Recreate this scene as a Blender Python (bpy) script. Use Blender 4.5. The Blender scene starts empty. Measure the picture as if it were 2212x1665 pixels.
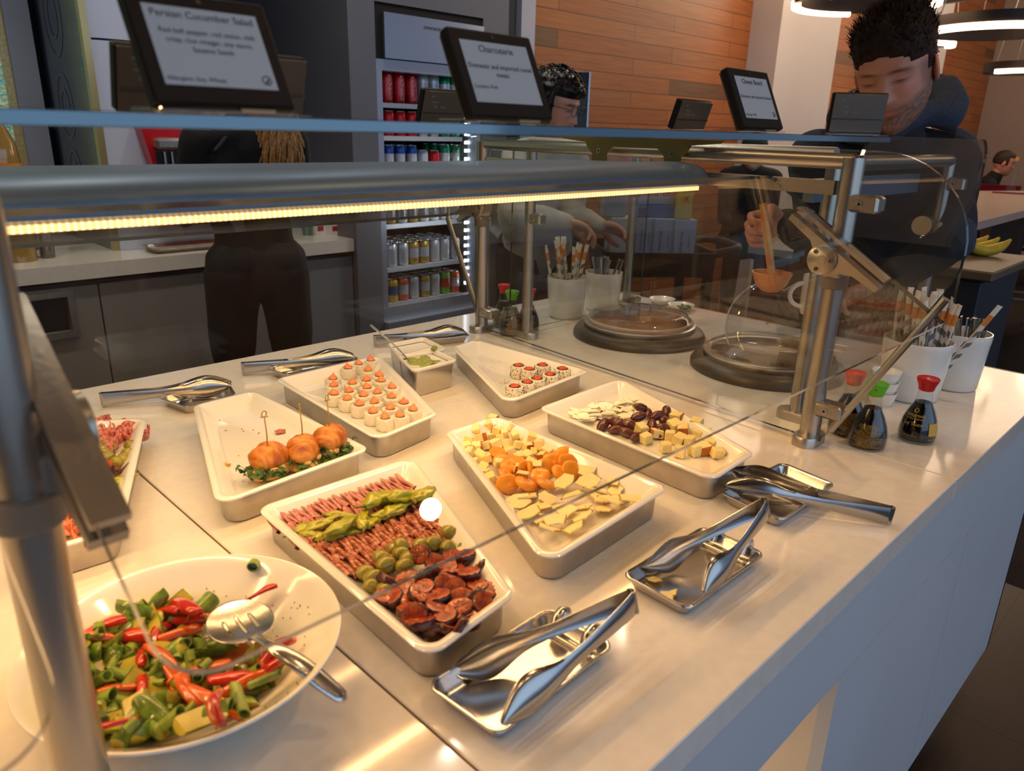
import bpy, math, random
from mathutils import Vector, Matrix, noise
random.seed(7)
S = bpy.context.scene
COL = S.collection
PI = math.pi
CT = 0.90                      # worktop height
# ------------------------------------------------------------------ camera, world, lights, exposure
YAW, PIT, ROL, FPX = 0.7827635, 0.3285233, 0.0259389, 1613.93
_cy, _sy, _cp, _sp = math.cos(YAW), math.sin(YAW), math.cos(PIT), math.sin(PIT)
FW = Vector((_cy*_cp, _sy*_cp, -_sp)); _r = Vector((_sy, -_cy, 0)); _u = _r.cross(FW)
RT = _r*math.cos(ROL)+_u*math.sin(ROL); UP = _u*math.cos(ROL)-_r*math.sin(ROL)
CAM = Vector((0, 0, CT+0.51))
cd = bpy.data.cameras.new('camera'); cam = bpy.data.objects.new('camera', cd); COL.objects.link(cam)
m3 = Matrix((RT, UP, -FW)).transposed(); cam.matrix_world = Matrix.Translation(CAM) @ m3.to_4x4()
cd.sensor_fit = 'HORIZONTAL'; cd.sensor_width = 36; cd.lens = FPX/2212*36; cd.clip_start = 0.02; cd.clip_end = 60
cd.dof.use_dof = True; cd.dof.focus_distance = 1.45; cd.dof.aperture_fstop = cd.lens/3.6
S.camera = cam
S.view_settings.view_transform = 'Standard'; S.view_settings.look = 'None'
S.cycles.transparent_max_bounces = 24; S.view_settings.exposure = 0.0; S.view_settings.gamma = 1.0; S.view_settings.use_curve_mapping = False
w = bpy.data.worlds.new('World'); S.world = w; w.use_nodes = True
bg = w.node_tree.nodes['Background']; bg.inputs[0].default_value = (0.50, 0.66, 1.0, 1); bg.inputs[1].default_value = 0.36

def area(name, loc, rot, sx, sy, power, col):
    l = bpy.data.lights.new(name, 'AREA'); l.shape = 'RECTANGLE'; l.size = sx; l.size_y = sy; l.energy = power; l.color = col
    o = bpy.data.objects.new(name, l); COL.objects.link(o); o.location = loc; o.rotation_euler = rot; return o
area('window_daylight', (0.5, -2.6, 2.0), (math.radians(80), 0, 0), 6.0, 2.2, 42, (0.56, 0.76, 1.0))
area('back_area_fill', (1.6, 2.7, 3.5), (0, 0, 0), 4.0, .8, 10, (0.90, 0.94, 1.0))  # added fill under the ceiling that brightens the back area
def down(x, y, p, col=(1.0, .60, .28), z=3.45):
    l = bpy.data.lights.new('downlight_fill', 'SPOT'); l.energy = p; l.color = col; l.spot_size = math.radians(110); l.spot_blend = .8; l.shadow_soft_size = .045
    o = bpy.data.objects.new('downlight_fill', l); COL.objects.link(o); o.location = (x, y, z); return o
for _x, _y, _p in ((-.6, -.4, 16), (.3, -.8, 16), (1.2, -1.2, 14), (2.4, -1.3, 13), (1.793, -.046, 44), (-.3, .9, 24), (-.1, 1.5, 24)): down(_x, _y, _p)  # added warm fill, except the strongest, a real lamp mirrored in the pane
for _x in (-.4, .9, 2.0, 3.3): down(_x, 2.4, 42, (1.0, .86, .70))  # spots added to brighten the back counter, worker and cartons
def lamp(name, loc, power, col, r=.12):
    l = bpy.data.lights.new(name, 'POINT'); l.energy = power; l.color = col; l.shadow_soft_size = r
    o = bpy.data.objects.new(name, l); COL.objects.link(o); o.location = loc; return o
for _x, _y, _p in ((5.6, 2.6, 24), (6.6, 1.9, 30), (8.2, 1.5, 34), (10.0, 1.2, 34), (7.0, -.6, 22)): lamp('pendant_fill', (_x, _y, 2.75), _p, (1.0, .74, .50), .5)  # light of the ring pendants, plus a few points added around them
for _x in (3.4, 5.4, 7.6): lamp('wood_wall_fill', (_x, 2.3, 3.4), 7, (1.0, .78, .56), .06)  # added points that light the wooden wall, without any fitting
def led_bar(y, z, p):
    l = bpy.data.lights.new('hood_led', 'AREA'); l.shape = 'RECTANGLE'; l.size = 2.0; l.size_y = .012; l.energy = p; l.color = (1.0, .56, .22)
    o = bpy.data.objects.new('hood_led', l); COL.objects.link(o); o.location = (.20, y, z); return o
led_bar(.79, CT+.4225, 6.6); led_bar(1.00, CT+.4405, 3.6)

def ray(x, y): return FW*FPX + RT*(x-1106) - UP*(y-832.5)
def P(x, y, z=0.0):
    "point of the place seen at (x, y) on the level z above the worktop"
    d = ray(x, y); return CAM + d*((z+CT-CAM.z)/d.z)
def PY(x, y, Y): d = ray(x, y); return CAM + d*(Y/d.y)
def PX(x, y, X): d = ray(x, y); return CAM + d*(X/d.x)
def PD(x, y, D): d = ray(x, y).normalized(); return CAM + d*D

# ------------------------------------------------------------------ materials
def lin(c):
    return tuple(((v/255)/12.92 if v/255 <= .04045 else (((v/255)+.055)/1.055)**2.4) for v in c)
MATS = {}
def mat(name, rgb, rough=.5, metal=0., spec=.5, bump=0., bscale=40., vary=0., vscale=8., rgb2=None, emit=0., sss=0., coat=0., alpha=1., trans=0., stretch=None, ior=1.45):
    if name in MATS: return MATS[name]
    m = bpy.data.materials.new(name); m.use_nodes = True; nt = m.node_tree; b = nt.nodes['Principled BSDF']
    c = (*lin(rgb), 1); b.inputs['Base Color'].default_value = c; b.inputs['Roughness'].default_value = rough
    b.inputs['Metallic'].default_value = metal; b.inputs['Specular IOR Level'].default_value = spec; b.inputs['IOR'].default_value = ior
    if emit: b.inputs['Emission Color'].default_value = c; b.inputs['Emission Strength'].default_value = emit
    if sss: b.inputs['Subsurface Weight'].default_value = sss; b.inputs['Subsurface Radius'].default_value = (.012, .005, .003); b.inputs['Subsurface Scale'].default_value = 1.
    if coat: b.inputs['Coat Weight'].default_value = coat; b.inputs['Coat Roughness'].default_value = .08
    if trans: b.inputs['Transmission Weight'].default_value = trans
    if alpha < 1: b.inputs['Alpha'].default_value = alpha
    if bump or vary or rgb2:
        tc = nt.nodes.new('ShaderNodeTexCoord'); src = tc.outputs['Object']
        if stretch:
            mp = nt.nodes.new('ShaderNodeMapping'); mp.inputs['Scale'].default_value = stretch; nt.links.new(src, mp.inputs[0]); src = mp.outputs[0]
        if vary or rgb2:
            n = nt.nodes.new('ShaderNodeTexNoise'); n.inputs['Scale'].default_value = vscale; n.inputs['Detail'].default_value = 4; nt.links.new(src, n.inputs['Vector'])
            mx = nt.nodes.new('ShaderNodeMix'); mx.data_type = 'RGBA'
            c2 = (*lin(rgb2), 1) if rgb2 else tuple([v*(1-vary) for v in c[:3]]+[1])
            cr = nt.nodes.new('ShaderNodeMapRange'); cr.inputs[1].default_value = .38; cr.inputs[2].default_value = .62
            nt.links.new(n.outputs['Fac'], cr.inputs[0]); nt.links.new(cr.outputs[0], mx.inputs['Factor'])
            mx.inputs['A'].default_value = c; mx.inputs['B'].default_value = c2; nt.links.new(mx.outputs['Result'], b.inputs['Base Color'])
        if bump:
            n2 = nt.nodes.new('ShaderNodeTexNoise'); n2.inputs['Scale'].default_value = bscale; n2.inputs['Detail'].default_value = 4; nt.links.new(src, n2.inputs['Vector'])
            bp = nt.nodes.new('ShaderNodeBump'); bp.inputs['Strength'].default_value = bump; bp.inputs['Distance'].default_value = .002
            nt.links.new(n2.outputs['Fac'], bp.inputs['Height']); nt.links.new(bp.outputs[0], b.inputs['Normal'])
    MATS[name] = m; return m
def glassmat(name, tint=(.965, .98, .975), ior=1.5, rough=0.0, boost=1.0, mul=None):
    if name in MATS: return MATS[name]
    m = bpy.data.materials.new(name); m.use_nodes = True; nt = m.node_tree; nt.nodes.clear()
    o = nt.nodes.new('ShaderNodeOutputMaterial'); t = nt.nodes.new('ShaderNodeBsdfTransparent'); t.inputs[0].default_value = (*tint, 1)
    g = nt.nodes.new('ShaderNodeBsdfGlossy'); g.inputs['Roughness'].default_value = rough
    f = nt.nodes.new('ShaderNodeFresnel'); ge = nt.nodes.new('ShaderNodeNewGeometry'); mr = nt.nodes.new('ShaderNodeMapRange')
    mr.inputs[3].default_value = ior; mr.inputs[4].default_value = 1/ior; nt.links.new(ge.outputs['Backfacing'], mr.inputs[0]); nt.links.new(mr.outputs[0], f.inputs[0]); mx = nt.nodes.new('ShaderNodeMixShader')
    nt.links.new(f.outputs[0], mx.inputs[0]); nt.links.new(t.outputs[0], mx.inputs[1]); nt.links.new(g.outputs[0], mx.inputs[2]); nt.links.new(mx.outputs[0], o.inputs[0])
    MATS[name] = m; return m
PORC = mat('porcelain', (236, 234, 226), .12, coat=.6)
ALU = mat('aluminium', (190, 184, 176), .34, .9, bump=.25, bscale=60, vary=.12, vscale=30)
STEEL = mat('steel', (200, 198, 196), .22, 1., bump=.06, bscale=20, stretch=(1, 1, 40))
TONGM = mat('tong_steel', (176, 174, 172), .20, 1., bump=.04, bscale=60)
BRUSH = mat('brushed_steel', (178, 172, 162), .32, .95, bump=.1, bscale=200, stretch=(1, 1, .05))
DKSTEEL = mat('dark_metal', (70, 70, 72), .4, .7)
HOODM = mat('grey_aluminium', (104, 126, 150), .42, .6)
GLASS = glassmat('clear_glass')
GLASSB = glassmat('bottle_glass', (.96, .97, .96), 1.45)
LIDM = glassmat('clear_plastic', (.86, .86, .85), 1.42, .03)
GEDGE = mat('glass_edge', (30, 52, 54), .12, 0., 1., coat=1.)
SHEDGE = mat('shelf_edge', (70, 110, 130), .10, .3, 1., coat=1.)
GEDGE2 = mat('glass_edge_ground', (150, 140, 110), .18, .6)
BLACK = mat('black_plastic', (16, 16, 18), .35)
MATTBLACK = mat('black_matt', (12, 12, 13), .8)
WHITE = mat('white_plastic', (232, 230, 224), .4)
QUARTZ = mat('white_quartz', (226, 220, 210), .085, spec=.5, vary=.05, vscale=60)
FRONTW = mat('white_laminate', (196, 202, 210), .35, vary=.04, vscale=3)
SKIN = mat('skin', (176, 128, 108), .5, sss=.08, bump=.15, bscale=120)
SKIN2 = mat('skin_light', (206, 150, 128), .5, sss=.08, bump=.2, bscale=150)

# ------------------------------------------------------------------ mesh helpers
class G:
    def __init__(s): s.v = []; s.f = []; s.m = []
    def add(s, vs, fs, mi=0):
        o = len(s.v); s.v += [tuple(x) for x in vs]; s.f += [tuple(i+o for i in f) for f in fs]; s.m += [mi]*len(fs); return s
    def box(s, lo, hi, mi=0, M=None):
        x0, y0, z0 = lo; x1, y1, z1 = hi
        vs = [Vector(c) for c in ((x0,y0,z0),(x1,y0,z0),(x1,y1,z0),(x0,y1,z0),(x0,y0,z1),(x1,y0,z1),(x1,y1,z1),(x0,y1,z1))]
        if M: vs = [M @ c for c in vs]
        return s.add(vs, [(3,2,1,0),(4,5,6,7),(0,1,5,4),(1,2,6,5),(2,3,7,6),(3,0,4,7)], mi)
    def bbox(s, c, sz, mi=0, M=None, b=.003):
        "box with chamfered edges, centre c, size sz"
        r = []
        hx, hy, hz = sz[0]/2, sz[1]/2, sz[2]/2; b = min(b, hx*.49, hy*.49, hz*.49)
        def ring(z, i): return [Vector((c[0]+sx*(hx-(i if k else b)), c[1]+sy*(hy-(b if k else i)), c[2]+z)) for sx, sy, k in ((-1,-1,0),(1,-1,0),(1,-1,1),(1,1,1),(1,1,0),(-1,1,0),(-1,1,1),(-1,-1,1))]
        def ring2(z, i):
            o = []
            for sx, sy, k in ((-1,-1,0),(1,-1,0),(1,-1,1),(1,1,1),(1,1,0),(-1,1,0),(-1,1,1),(-1,-1,1)):
                X = hx-i-(0 if k else b); Y = hy-i-(b if k else 0)
                o.append(Vector((c[0]+sx*X, c[1]+sy*Y, c[2]+z)))
            return o
        rings = [ring2(-hz, b*.9), ring2(-hz+b, 0), ring2(hz-b, 0), ring2(hz, b*.9)]
        if M: rings = [[M @ q for q in R] for R in rings]
        return s.loft(rings, mi)
    def loft(s, rings, mi=0, cap=(1, 1), close=True):
        n = len(rings[0]); vs = [q for R in rings for q in R]; fs = []
        for i in range(len(rings)-1):
            for j in range(n if close else n-1):
                a = i*n+j; b = i*n+(j+1) % n; fs.append((a, b, b+n, a+n))
        if cap[0]: fs.append(tuple(range(n-1, -1, -1)))
        if cap[1]: o = (len(rings)-1)*n; fs.append(tuple(range(o, o+n)))
        return s.add(vs, fs, mi)
    def lathe(s, prof, c=(0, 0, 0), n=32, mi=0, cap=(1, 1), M=None):
        rings = [[Vector((c[0]+max(r, 1e-5)*math.cos(2*PI*k/n), c[1]+max(r, 1e-5)*math.sin(2*PI*k/n), c[2]+z)) for k in range(n)] for r, z in prof]
        if M: rings = [[M @ q for q in R] for R in rings]
        return s.loft(rings, mi, cap)
    def tube(s, pts, r, n=10, mi=0, cap=(1, 1), flat=1.0, upv=None):
        pts = [Vector(q) for q in pts]; rr = r if isinstance(r, (list, tuple)) else [r]*len(pts); rings = []; pu = None
        for i, q in enumerate(pts):
            t = (pts[min(i+1, len(pts)-1)]-pts[max(i-1, 0)]).normalized()
            if pu is None:
                u = Vector(upv) if upv else Vector((0, 0, 1))
                if abs(t.dot(u)) > .95: u = Vector((1, 0, 0))
            else: u = pu
            a = t.cross(u).normalized(); b2 = a.cross(t).normalized(); pu = b2
            rings.append([q + a*(rr[i]*math.cos(2*PI*k/n)) + b2*(rr[i]*flat*math.sin(2*PI*k/n)) for k in range(n)])
        return s.loft(rings, mi, cap)
    def cyl(s, a, b, r, n=20, mi=0): return s.tube([a, b], r, n, mi)
    def prism(s, poly, z0, z1, mi=0, M=None, side=None):
        n = len(poly); vs = [Vector((x, y, z0)) for x, y in poly]+[Vector((x, y, z1)) for x, y in poly]
        if M: vs = [M @ q for q in vs]
        s.add(vs, [tuple(range(n-1, -1, -1)), tuple(range(n, 2*n))], mi)
        o = len(s.v)-2*n; fs = [(o+i, o+(i+1) % n, o+n+(i+1) % n, o+n+i) for i in range(n)]
        s.f += fs; s.m += [mi if side is None else side]*n; return s
    def ball(s, c, r, n=14, k=9, mi=0, f=None, M=None):
        rings = []
        r = r if isinstance(r, (list, tuple)) else (r, r, r)
        for i in range(k+1):
            a = PI*i/k-PI/2; rad = max(math.cos(a), .02); R = []
            for j in range(n):
                t = 2*PI*j/n; d = Vector((rad*math.cos(t), rad*math.sin(t), math.sin(a)))
                q = Vector((d.x*r[0], d.y*r[1], d.z*r[2]))
                if f: q = q*f(d)
                q = q+Vector(c) if M is None else M @ (q+Vector(c))
                R.append(q)
            rings.append(R)
        return s.loft(rings, mi)
    def mesh(s, name='m'):
        me = bpy.data.meshes.new(name); me.from_pydata(s.v, [], s.f); me.polygons.foreach_set('material_index', s.m); me.update(); return me
    def build(s, name, mats, parent=None, smooth=35, loc=None):
        me = s.mesh(name); return link(name, me, mats, parent, smooth, loc)
def link(name, me, mats, parent=None, smooth=35, loc=None):
    mats = mats if isinstance(mats, (list, tuple)) else [mats]
    if not len(me.materials):
        for q in mats: me.materials.append(q)
    if smooth:
        me.polygons.foreach_set('use_smooth', [True]*len(me.polygons))
        if smooth < 180: me.set_sharp_from_angle(angle=math.radians(smooth))
    o = bpy.data.objects.new(name, me); COL.objects.link(o)
    if parent: o.parent = parent
    if loc is not None: o.location = loc
    return o
def tag(o, label, cat, group=None, kind=None):
    o['label'] = label; o['category'] = cat
    if group: o['group'] = group
    if kind: o['kind'] = kind
    return o
def thing(name, label, cat, loc=(0, 0, 0), rz=0., group=None):
    o = bpy.data.objects.new(name, None); COL.objects.link(o); o.empty_display_size = .02
    o.location = loc; o.rotation_euler = (0, 0, rz); return tag(o, label, cat, group)
def struct(o, kind='structure'): o['kind'] = kind; return o
def dup(root, loc, rot=None, label=None, scale=None, group=None):
    r = root.copy(); COL.objects.link(r); r.location = loc
    if rot is not None: r.rotation_euler = rot
    if scale: r.scale = scale if isinstance(scale, tuple) else (scale,)*3
    if label: r['label'] = label
    if group: r['group'] = group
    for ch in list(root.children):
        c = ch.copy(); COL.objects.link(c); c.parent = r
        for g in list(ch.children):
            d = g.copy(); COL.objects.link(d); d.parent = c
    return r
def rpoly(pts, r, n=5, inset=0.):
    "rounded, inset outline of a convex CCW polygon"
    N = len(pts); pts = [Vector((q[0], q[1])) for q in pts]; L = []
    for i in range(N):
        a, b = pts[i], pts[(i+1) % N]; d = (b-a).normalized(); nrm = Vector((-d.y, d.x)); L.append((a+nrm*inset, d))
    out = []
    for i in range(N):
        (p0, d0), (p1, d1) = L[i-1], L[i]
        cr = d0.x*d1.y-d0.y*d1.x; t = ((p1-p0).x*d1.y-(p1-p0).y*d1.x)/cr; c = p0+d0*t
        ang = math.acos(max(-1, min(1, d0.dot(d1)))); rr = max(r-inset*.6, .002); tl = rr*math.tan(ang/2)
        ctr = c-d0*tl+Vector((-d0.y, d0.x))*rr; a0 = math.atan2(-(-d0.x), -d0.y) if 0 else math.atan2(-Vector((-d0.y, d0.x)).y, -Vector((-d0.y, d0.x)).x)
        for k in range(n+1):
            a = a0+ang*k/n; out.append((ctr.x+rr*math.cos(a), ctr.y+rr*math.sin(a)))
    return out
def textmesh(s, size=.01, align='CENTER', bold=0.):
    c = bpy.data.curves.new('t', 'FONT'); c.body = s; c.size = size; c.align_x = align; c.offset = bold; c.resolution_u = 3
    o = bpy.data.objects.new('t', c); me = bpy.data.meshes.new_from_object(o)
    vs = [v.co.copy() for v in me.vertices]; fs = [tuple(q.vertices) for q in me.polygons]
    bpy.data.objects.remove(o); bpy.data.curves.remove(c); bpy.data.meshes.remove(me); return vs, fs
def jit(a): return random.uniform(-a, a)

# ================================================================== THE ROOM
def wood_mat(name, c1, c2, c3, sx, sz, rot=False, rough=.45, mortar=(60, 34, 16)):
    m = bpy.data.materials.new(name); m.use_nodes = True; nt = m.node_tree; b = nt.nodes['Principled BSDF']; b.inputs['Roughness'].default_value = rough
    tc = nt.nodes.new('ShaderNodeTexCoord'); sp = nt.nodes.new('ShaderNodeSeparateXYZ'); cb = nt.nodes.new('ShaderNodeCombineXYZ')
    nt.links.new(tc.outputs['Object'], sp.inputs[0])
    nt.links.new(sp.outputs[0], cb.inputs[0]); nt.links.new(sp.outputs[1 if rot else 2], cb.inputs[1])
    br = nt.nodes.new('ShaderNodeTexBrick'); br.inputs['Scale'].default_value = 1; br.inputs['Brick Width'].default_value = sx; br.inputs['Row Height'].default_value = sz
    br.inputs['Mortar Size'].default_value = .0022; br.inputs['Mortar Smooth'].default_value = 0.1; br.offset = .37; br.squash = 1
    br.inputs['Color1'].default_value = (0, 0, 0, 1); br.inputs['Color2'].default_value = (1, 1, 1, 1); br.inputs['Mortar'].default_value = (.5, .5, .5, 1)
    nt.links.new(cb.outputs[0], br.inputs['Vector'])
    rp = nt.nodes.new('ShaderNodeValToRGB'); e = rp.color_ramp.elements
    e[0].position = 0; e[0].color = (*lin(c1), 1); e[1].position = .86; e[1].color = (*lin(c2), 1); q = e.new(.95); q.color = (*lin(c3), 1)
    nt.links.new(br.outputs['Color'], rp.inputs[0])
    mp = nt.nodes.new('ShaderNodeMapping'); mp.inputs['Scale'].default_value = (1.2, 9, 30) if not rot else (1.2, 30, 9); nt.links.new(tc.outputs['Object'], mp.inputs[0])
    n = nt.nodes.new('ShaderNodeTexNoise'); n.inputs['Scale'].default_value = 3; n.inputs['Detail'].default_value = 5; nt.links.new(mp.outputs[0], n.inputs[0])
    mx = nt.nodes.new('ShaderNodeMix'); mx.data_type = 'RGBA'; mx.blend_type = 'MULTIPLY'; mx.inputs['Factor'].default_value = .55
    rp2 = nt.nodes.new('ShaderNodeValToRGB'); rp2.color_ramp.elements[0].position = .3; rp2.color_ramp.elements[0].color = (.55, .5, .45, 1); rp2.color_ramp.elements[1].position = .65
    nt.links.new(n.outputs[0], rp2.inputs[0]); nt.links.new(rp.outputs[0], mx.inputs['A']); nt.links.new(rp2.outputs[0], mx.inputs['B'])
    m2 = nt.nodes.new('ShaderNodeMix'); m2.data_type = 'RGBA'; nt.links.new(br.outputs['Fac'], m2.inputs['Factor']); nt.links.new(mx.outputs['Result'], m2.inputs['A']); m2.inputs['B'].default_value = (*lin(mortar), 1)
    nt.links.new(m2.outputs['Result'], b.inputs['Base Color']); return m
WOOD = wood_mat('wood_boards', (170, 100, 50), (190, 118, 64), (126, 90, 60), 1.15, .098)
WOODC = wood_mat('ceiling_wood', (128, 84, 52), (140, 92, 58), (110, 76, 50), 2.2, .14, rot=True, rough=.6)
FLOORM = wood_mat('floor_tiles', (58, 44, 36), (50, 38, 32), (66, 50, 42), 1.2, .30, rot=True, rough=.42, mortar=(22, 16, 14))
CARPET = mat('dark_carpet', (30, 24, 22), .95, bump=.6, bscale=300, rgb2=(44, 36, 32), vscale=90)
GREYW = mat('grey_panel', (112, 114, 122), .42, .2, vary=.12, vscale=1.5)
DARKW = mat('dark_panel', (44, 46, 54), .5, vary=.15, vscale=2)
PLAST = mat('plaster', (176, 158, 146), .9, vary=.06, vscale=1.2)
PLASTW = mat('white_plaster', (214, 208, 206), .85, vary=.03, vscale=2)
CABM = mat('grey_laminate', (128, 126, 124), .45, vary=.04, vscale=3)
GROUT = mat('grout', (92, 72, 54), .9)

g = G().box((-6, -4, -.05), (2.75, 7, 0)); struct(g.build('floor', FLOORM, smooth=0))
g = G().box((2.75, -4, -.05), (14, 7, 0)); struct(g.build('floor_carpet', CARPET, smooth=0))
g = G().box((-6, -4, 3.6), (14, 7, 3.7)); struct(g.build('ceiling', WOODC, smooth=0))
BY = 3.10
x_pan = PY(765, 507, BY).x; x_f0 = PY(812, 300, BY).x; x_f1 = PY(1036, 300, BY).x
x_tr0 = PY(1090, 200, BY).x; x_tr1 = PY(1117, 200, BY).x; x_tr2 = PY(1146, 200, BY).x
g = G().box((-6, 4.1, 0), (x_tr2, 4.2, 3.6)); struct(g.build('wall_back', DARKW, smooth=0))
g = G().box((x_tr2, BY+.04, 0), (14, BY+.14, 3.6)); struct(g.build('wall_lounge', WOOD, smooth=0))
g = G().box((11.9, -4, 0), (12.0, BY+.04, 3.6)); struct(g.build('wall_far', PLAST, smooth=0))
g = G().box((-6.1, -4, 0), (-6, 4.2, 3.6)); struct(g.build('wall_left', DARKW, smooth=0))
# panels around the cooler niche
g = G().box((x_pan, BY-.02, 0), (x_f0, 4.1, 3.6)); struct(g.build('trim_1', GREYW, smooth=0))
ftopz = PY(812, 4, BY).z-.03
g = G().box((x_f0, BY-.02, ftopz+.03), (x_f1, 4.1, 3.6)); struct(g.build('trim_2', GREYW, smooth=0))
g = G().box((x_f1, BY-.02, 0), (x_tr0, 4.1, 3.6)); struct(g.build('trim_3', GREYW, smooth=0))
g = G().box((x_tr0, BY+.02, 0), (x_tr1, 4.1, 3.6)); struct(g.build('trim_4', mat('bronze_panel', (84, 80, 80), .5, .3), smooth=0))
g = G().box((x_tr1, BY-.02, 0), (x_tr2, 4.1, 3.6)); struct(g.build('trim_5', mat('silver_trim', (168, 174, 190), .35, .4), smooth=0))
# leaning white pillar before the boards
a, b2 = PY(1668, 200, 2.9), PY(1786, 250, 2.9)
g = G().box((a.x, 2.9, 0), (b2.x, BY+.04, 3.6)); struct(g.build('column_white', PLASTW, smooth=0))
a, b2 = PY(1985, 200, 2.7), PY(2038, 200, 2.7)
g = G().box((a.x, 2.75, 0), (min(b2.x, 10.6), BY+.04, 3.6)); struct(g.build('column_far', PLASTW, smooth=0))

# mosaic and steel strips at the far end of the back counter
xs = PY(196, 200, 3.36).x
mz = bpy.data.materials.new('mosaic'); mz.use_nodes = True; nt = mz.node_tree; bb = nt.nodes['Principled BSDF']; bb.inputs['Roughness'].default_value = .15
tc = nt.nodes.new('ShaderNodeTexCoord'); mp = nt.nodes.new('ShaderNodeMapping'); mp.inputs['Scale'].default_value = (60, 60, 150); vo = nt.nodes.new('ShaderNodeTexVoronoi'); vo.feature = 'F1'; vo.distance = 'CHEBYCHEV'; vo.inputs['Scale'].default_value = 1
nt.links.new(tc.outputs['Object'], mp.inputs[0]); nt.links.new(mp.outputs[0], vo.inputs[0]); rp = nt.nodes.new('ShaderNodeValToRGB'); e = rp.color_ramp.elements
e[0].color = (*lin((60, 150, 150)), 1); e[1].color = (*lin((225, 215, 150)), 1); q = e.new(.45); q.color = (*lin((130, 190, 170)), 1); q = e.new(.7); q.color = (*lin((190, 180, 110)), 1)
sp = nt.nodes.new('ShaderNodeSeparateColor'); nt.links.new(vo.outputs['Color'], sp.inputs[0]); nt.links.new(sp.outputs[0], rp.inputs[0]); nt.links.new(rp.outputs[0], bb.inputs['Base Color'])
nt.links.new(rp.outputs[0], bb.inputs['Emission Color']); bb.inputs['Emission Strength'].default_value = .25  # tiles also glow faintly in their own colour, added brightness without a lamp
yb = min(PX(100, 200, xs).y, 4.05)
x_a = PY(34, 200, yb).x; x_b = PY(14, 200, yb).x
g = G().box((x_b+.0, yb, 0), (x_a+.0, 4.1, 3.6)); struct(g.build('wall_mosaic_edge', mat('gold_tile', (196, 176, 120), .25, .2, vary=.3, vscale=90), smooth=0))
g = G().box((-2.5, yb, 0), (x_b, 4.1, 3.6)); struct(g.build('wall_mosaic', mz, smooth=0))
g = G().box((x_a, yb-.02, 0), (xs-.02, 4.1, 3.6)); struct(g.build('trim_6', mat('steel_panel', (150, 154, 164), .45, .2, vary=.12, vscale=3), smooth=0))

# ================================================================== BACK COUNTER
bc = thing('back_counter', 'long back counter with white top over grey cabinet fronts', 'counter', (0, BY, 0))
G().box((-1.5, 0, CT-.058), (x_pan-.003, .85, CT)).build('countertop', QUARTZ, bc, smooth=0)
xc = PY(225, 700, BY+.02).x
G().box((-1.5, .05, 0), (x_pan-.003, .8, CT-.075)).build('carcass', DARKW, bc, smooth=0)
zd = CT-.085
hx0, hx1 = xc-.62, xc-.13
hz1 = PY(140, 640, BY+.02).z; hz0 = PY(150, 715, BY+.02).z; hx1 = PY(150, 680, BY+.02).x; hx0 = hx1-.42
d1 = G(); d1.box((xc-1.2, .02, .1), (hx0, .045, zd)).box((hx1, .02, .1), (xc-.003, .045, zd)).box((hx0, .02, .1), (hx1, .045, hz0)).box((hx0, .02, hz1), (hx1, .045, zd))
d1.build('cabinet_door', CABM, bc, smooth=0)
G().box((xc+.003, .02, .1), (x_pan-.42, .045, zd)).build('cabinet_door', CABM, bc, smooth=0)
G().box((x_pan-.414, .02, .1), (x_pan-.006, .045, zd)).build('cabinet_door', mat('grey_laminate_cool', (120, 124, 132), .45), bc, smooth=0)
f = G(); t = .022
f.box((hx0-t, .005, hz1), (hx1+t, .02, hz1+t)).box((hx0-t, .005, hz0-t), (hx1+t, .02, hz0)).box((hx1, .005, hz0), (hx1+t, .02, hz1)).box((hx0-t, .005, hz0), (hx0, .02, hz1))
f.build('slot_frame', ALU, bc, smooth=0)

# ================================================================== SALAD BAR COUNTER
sb = thing('salad_bar_counter', 'white quartz salad bar counter with seams and white front panels', 'counter')
XL, XR, YF, YBk = -1.3, 2.03, .26, 1.60
S1, S2 = .334, 1.275
for a, b2 in ((XL, S1-.0012), (S1+.0012, S2-.001), (S2+.001, XR)):
    G().bbox(((a+b2)/2, (YF+YBk)/2, CT-.02), (b2-a, YBk-YF, .04), b=.0015).build('worktop', QUARTZ, sb, smooth=0)
G().box((XL+.01, YF+.03, CT-.044), (XR-.01, YBk-.03, CT-.0405)).box((S1-.0012, YF+.02, CT-.0405), (S1+.0012, YBk-.02, CT-.002)).box((S2-.001, YF+.02, CT-.0405), (S2+.001, YBk-.02, CT-.003)).build('seam_grout', GROUT, sb, smooth=0)
G().box((XL, YF+.001, CT-.168), (XR, YF+.02, CT-.0405)).build('apron', FRONTW, sb, smooth=0)
for a, b2 in ((.892, 1.461), (1.463, XR)):
    G().box((a, YF+.001, CT-.725), (b2, YF+.02, CT-.1695)).build('front_panel', FRONTW, sb, smooth=0)
G().box((.892, YF+.02, CT-.725), (.912, YBk-.1, CT-.044)).box((-.6, YBk-.12, CT-.725), (.892, YBk-.1, CT-.044)).box((-.6, YF+.02, CT-.74), (.892, YBk-.1, CT-.725)).build('niche', mat('niche_white', (226, 214, 196), .5), sb, smooth=0)
G().box((XR, YF, CT-.73), (XR+.008, YBk, CT-.0)).build('end_trim', DKSTEEL, sb, smooth=0)
G().box((.912, YF+.03, .1), (XR, YBk-.06, CT-.045)).build('carcass', DARKW, sb, smooth=0)
G().box((-1.0, YF+.12, 0), (XR-.08, YBk-.15, CT-.74)).build('plinth', MATTBLACK, sb, smooth=0)
niche_l = bpy.data.lights.new('niche_lamp', 'AREA'); niche_l.shape = 'RECTANGLE'; niche_l.size = .6; niche_l.size_y = .05; niche_l.energy = 5; niche_l.color = (1, .68, .38)
o = bpy.data.objects.new('niche_lamp', niche_l); COL.objects.link(o); o.location = (.35, .7, CT-.06)

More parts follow.
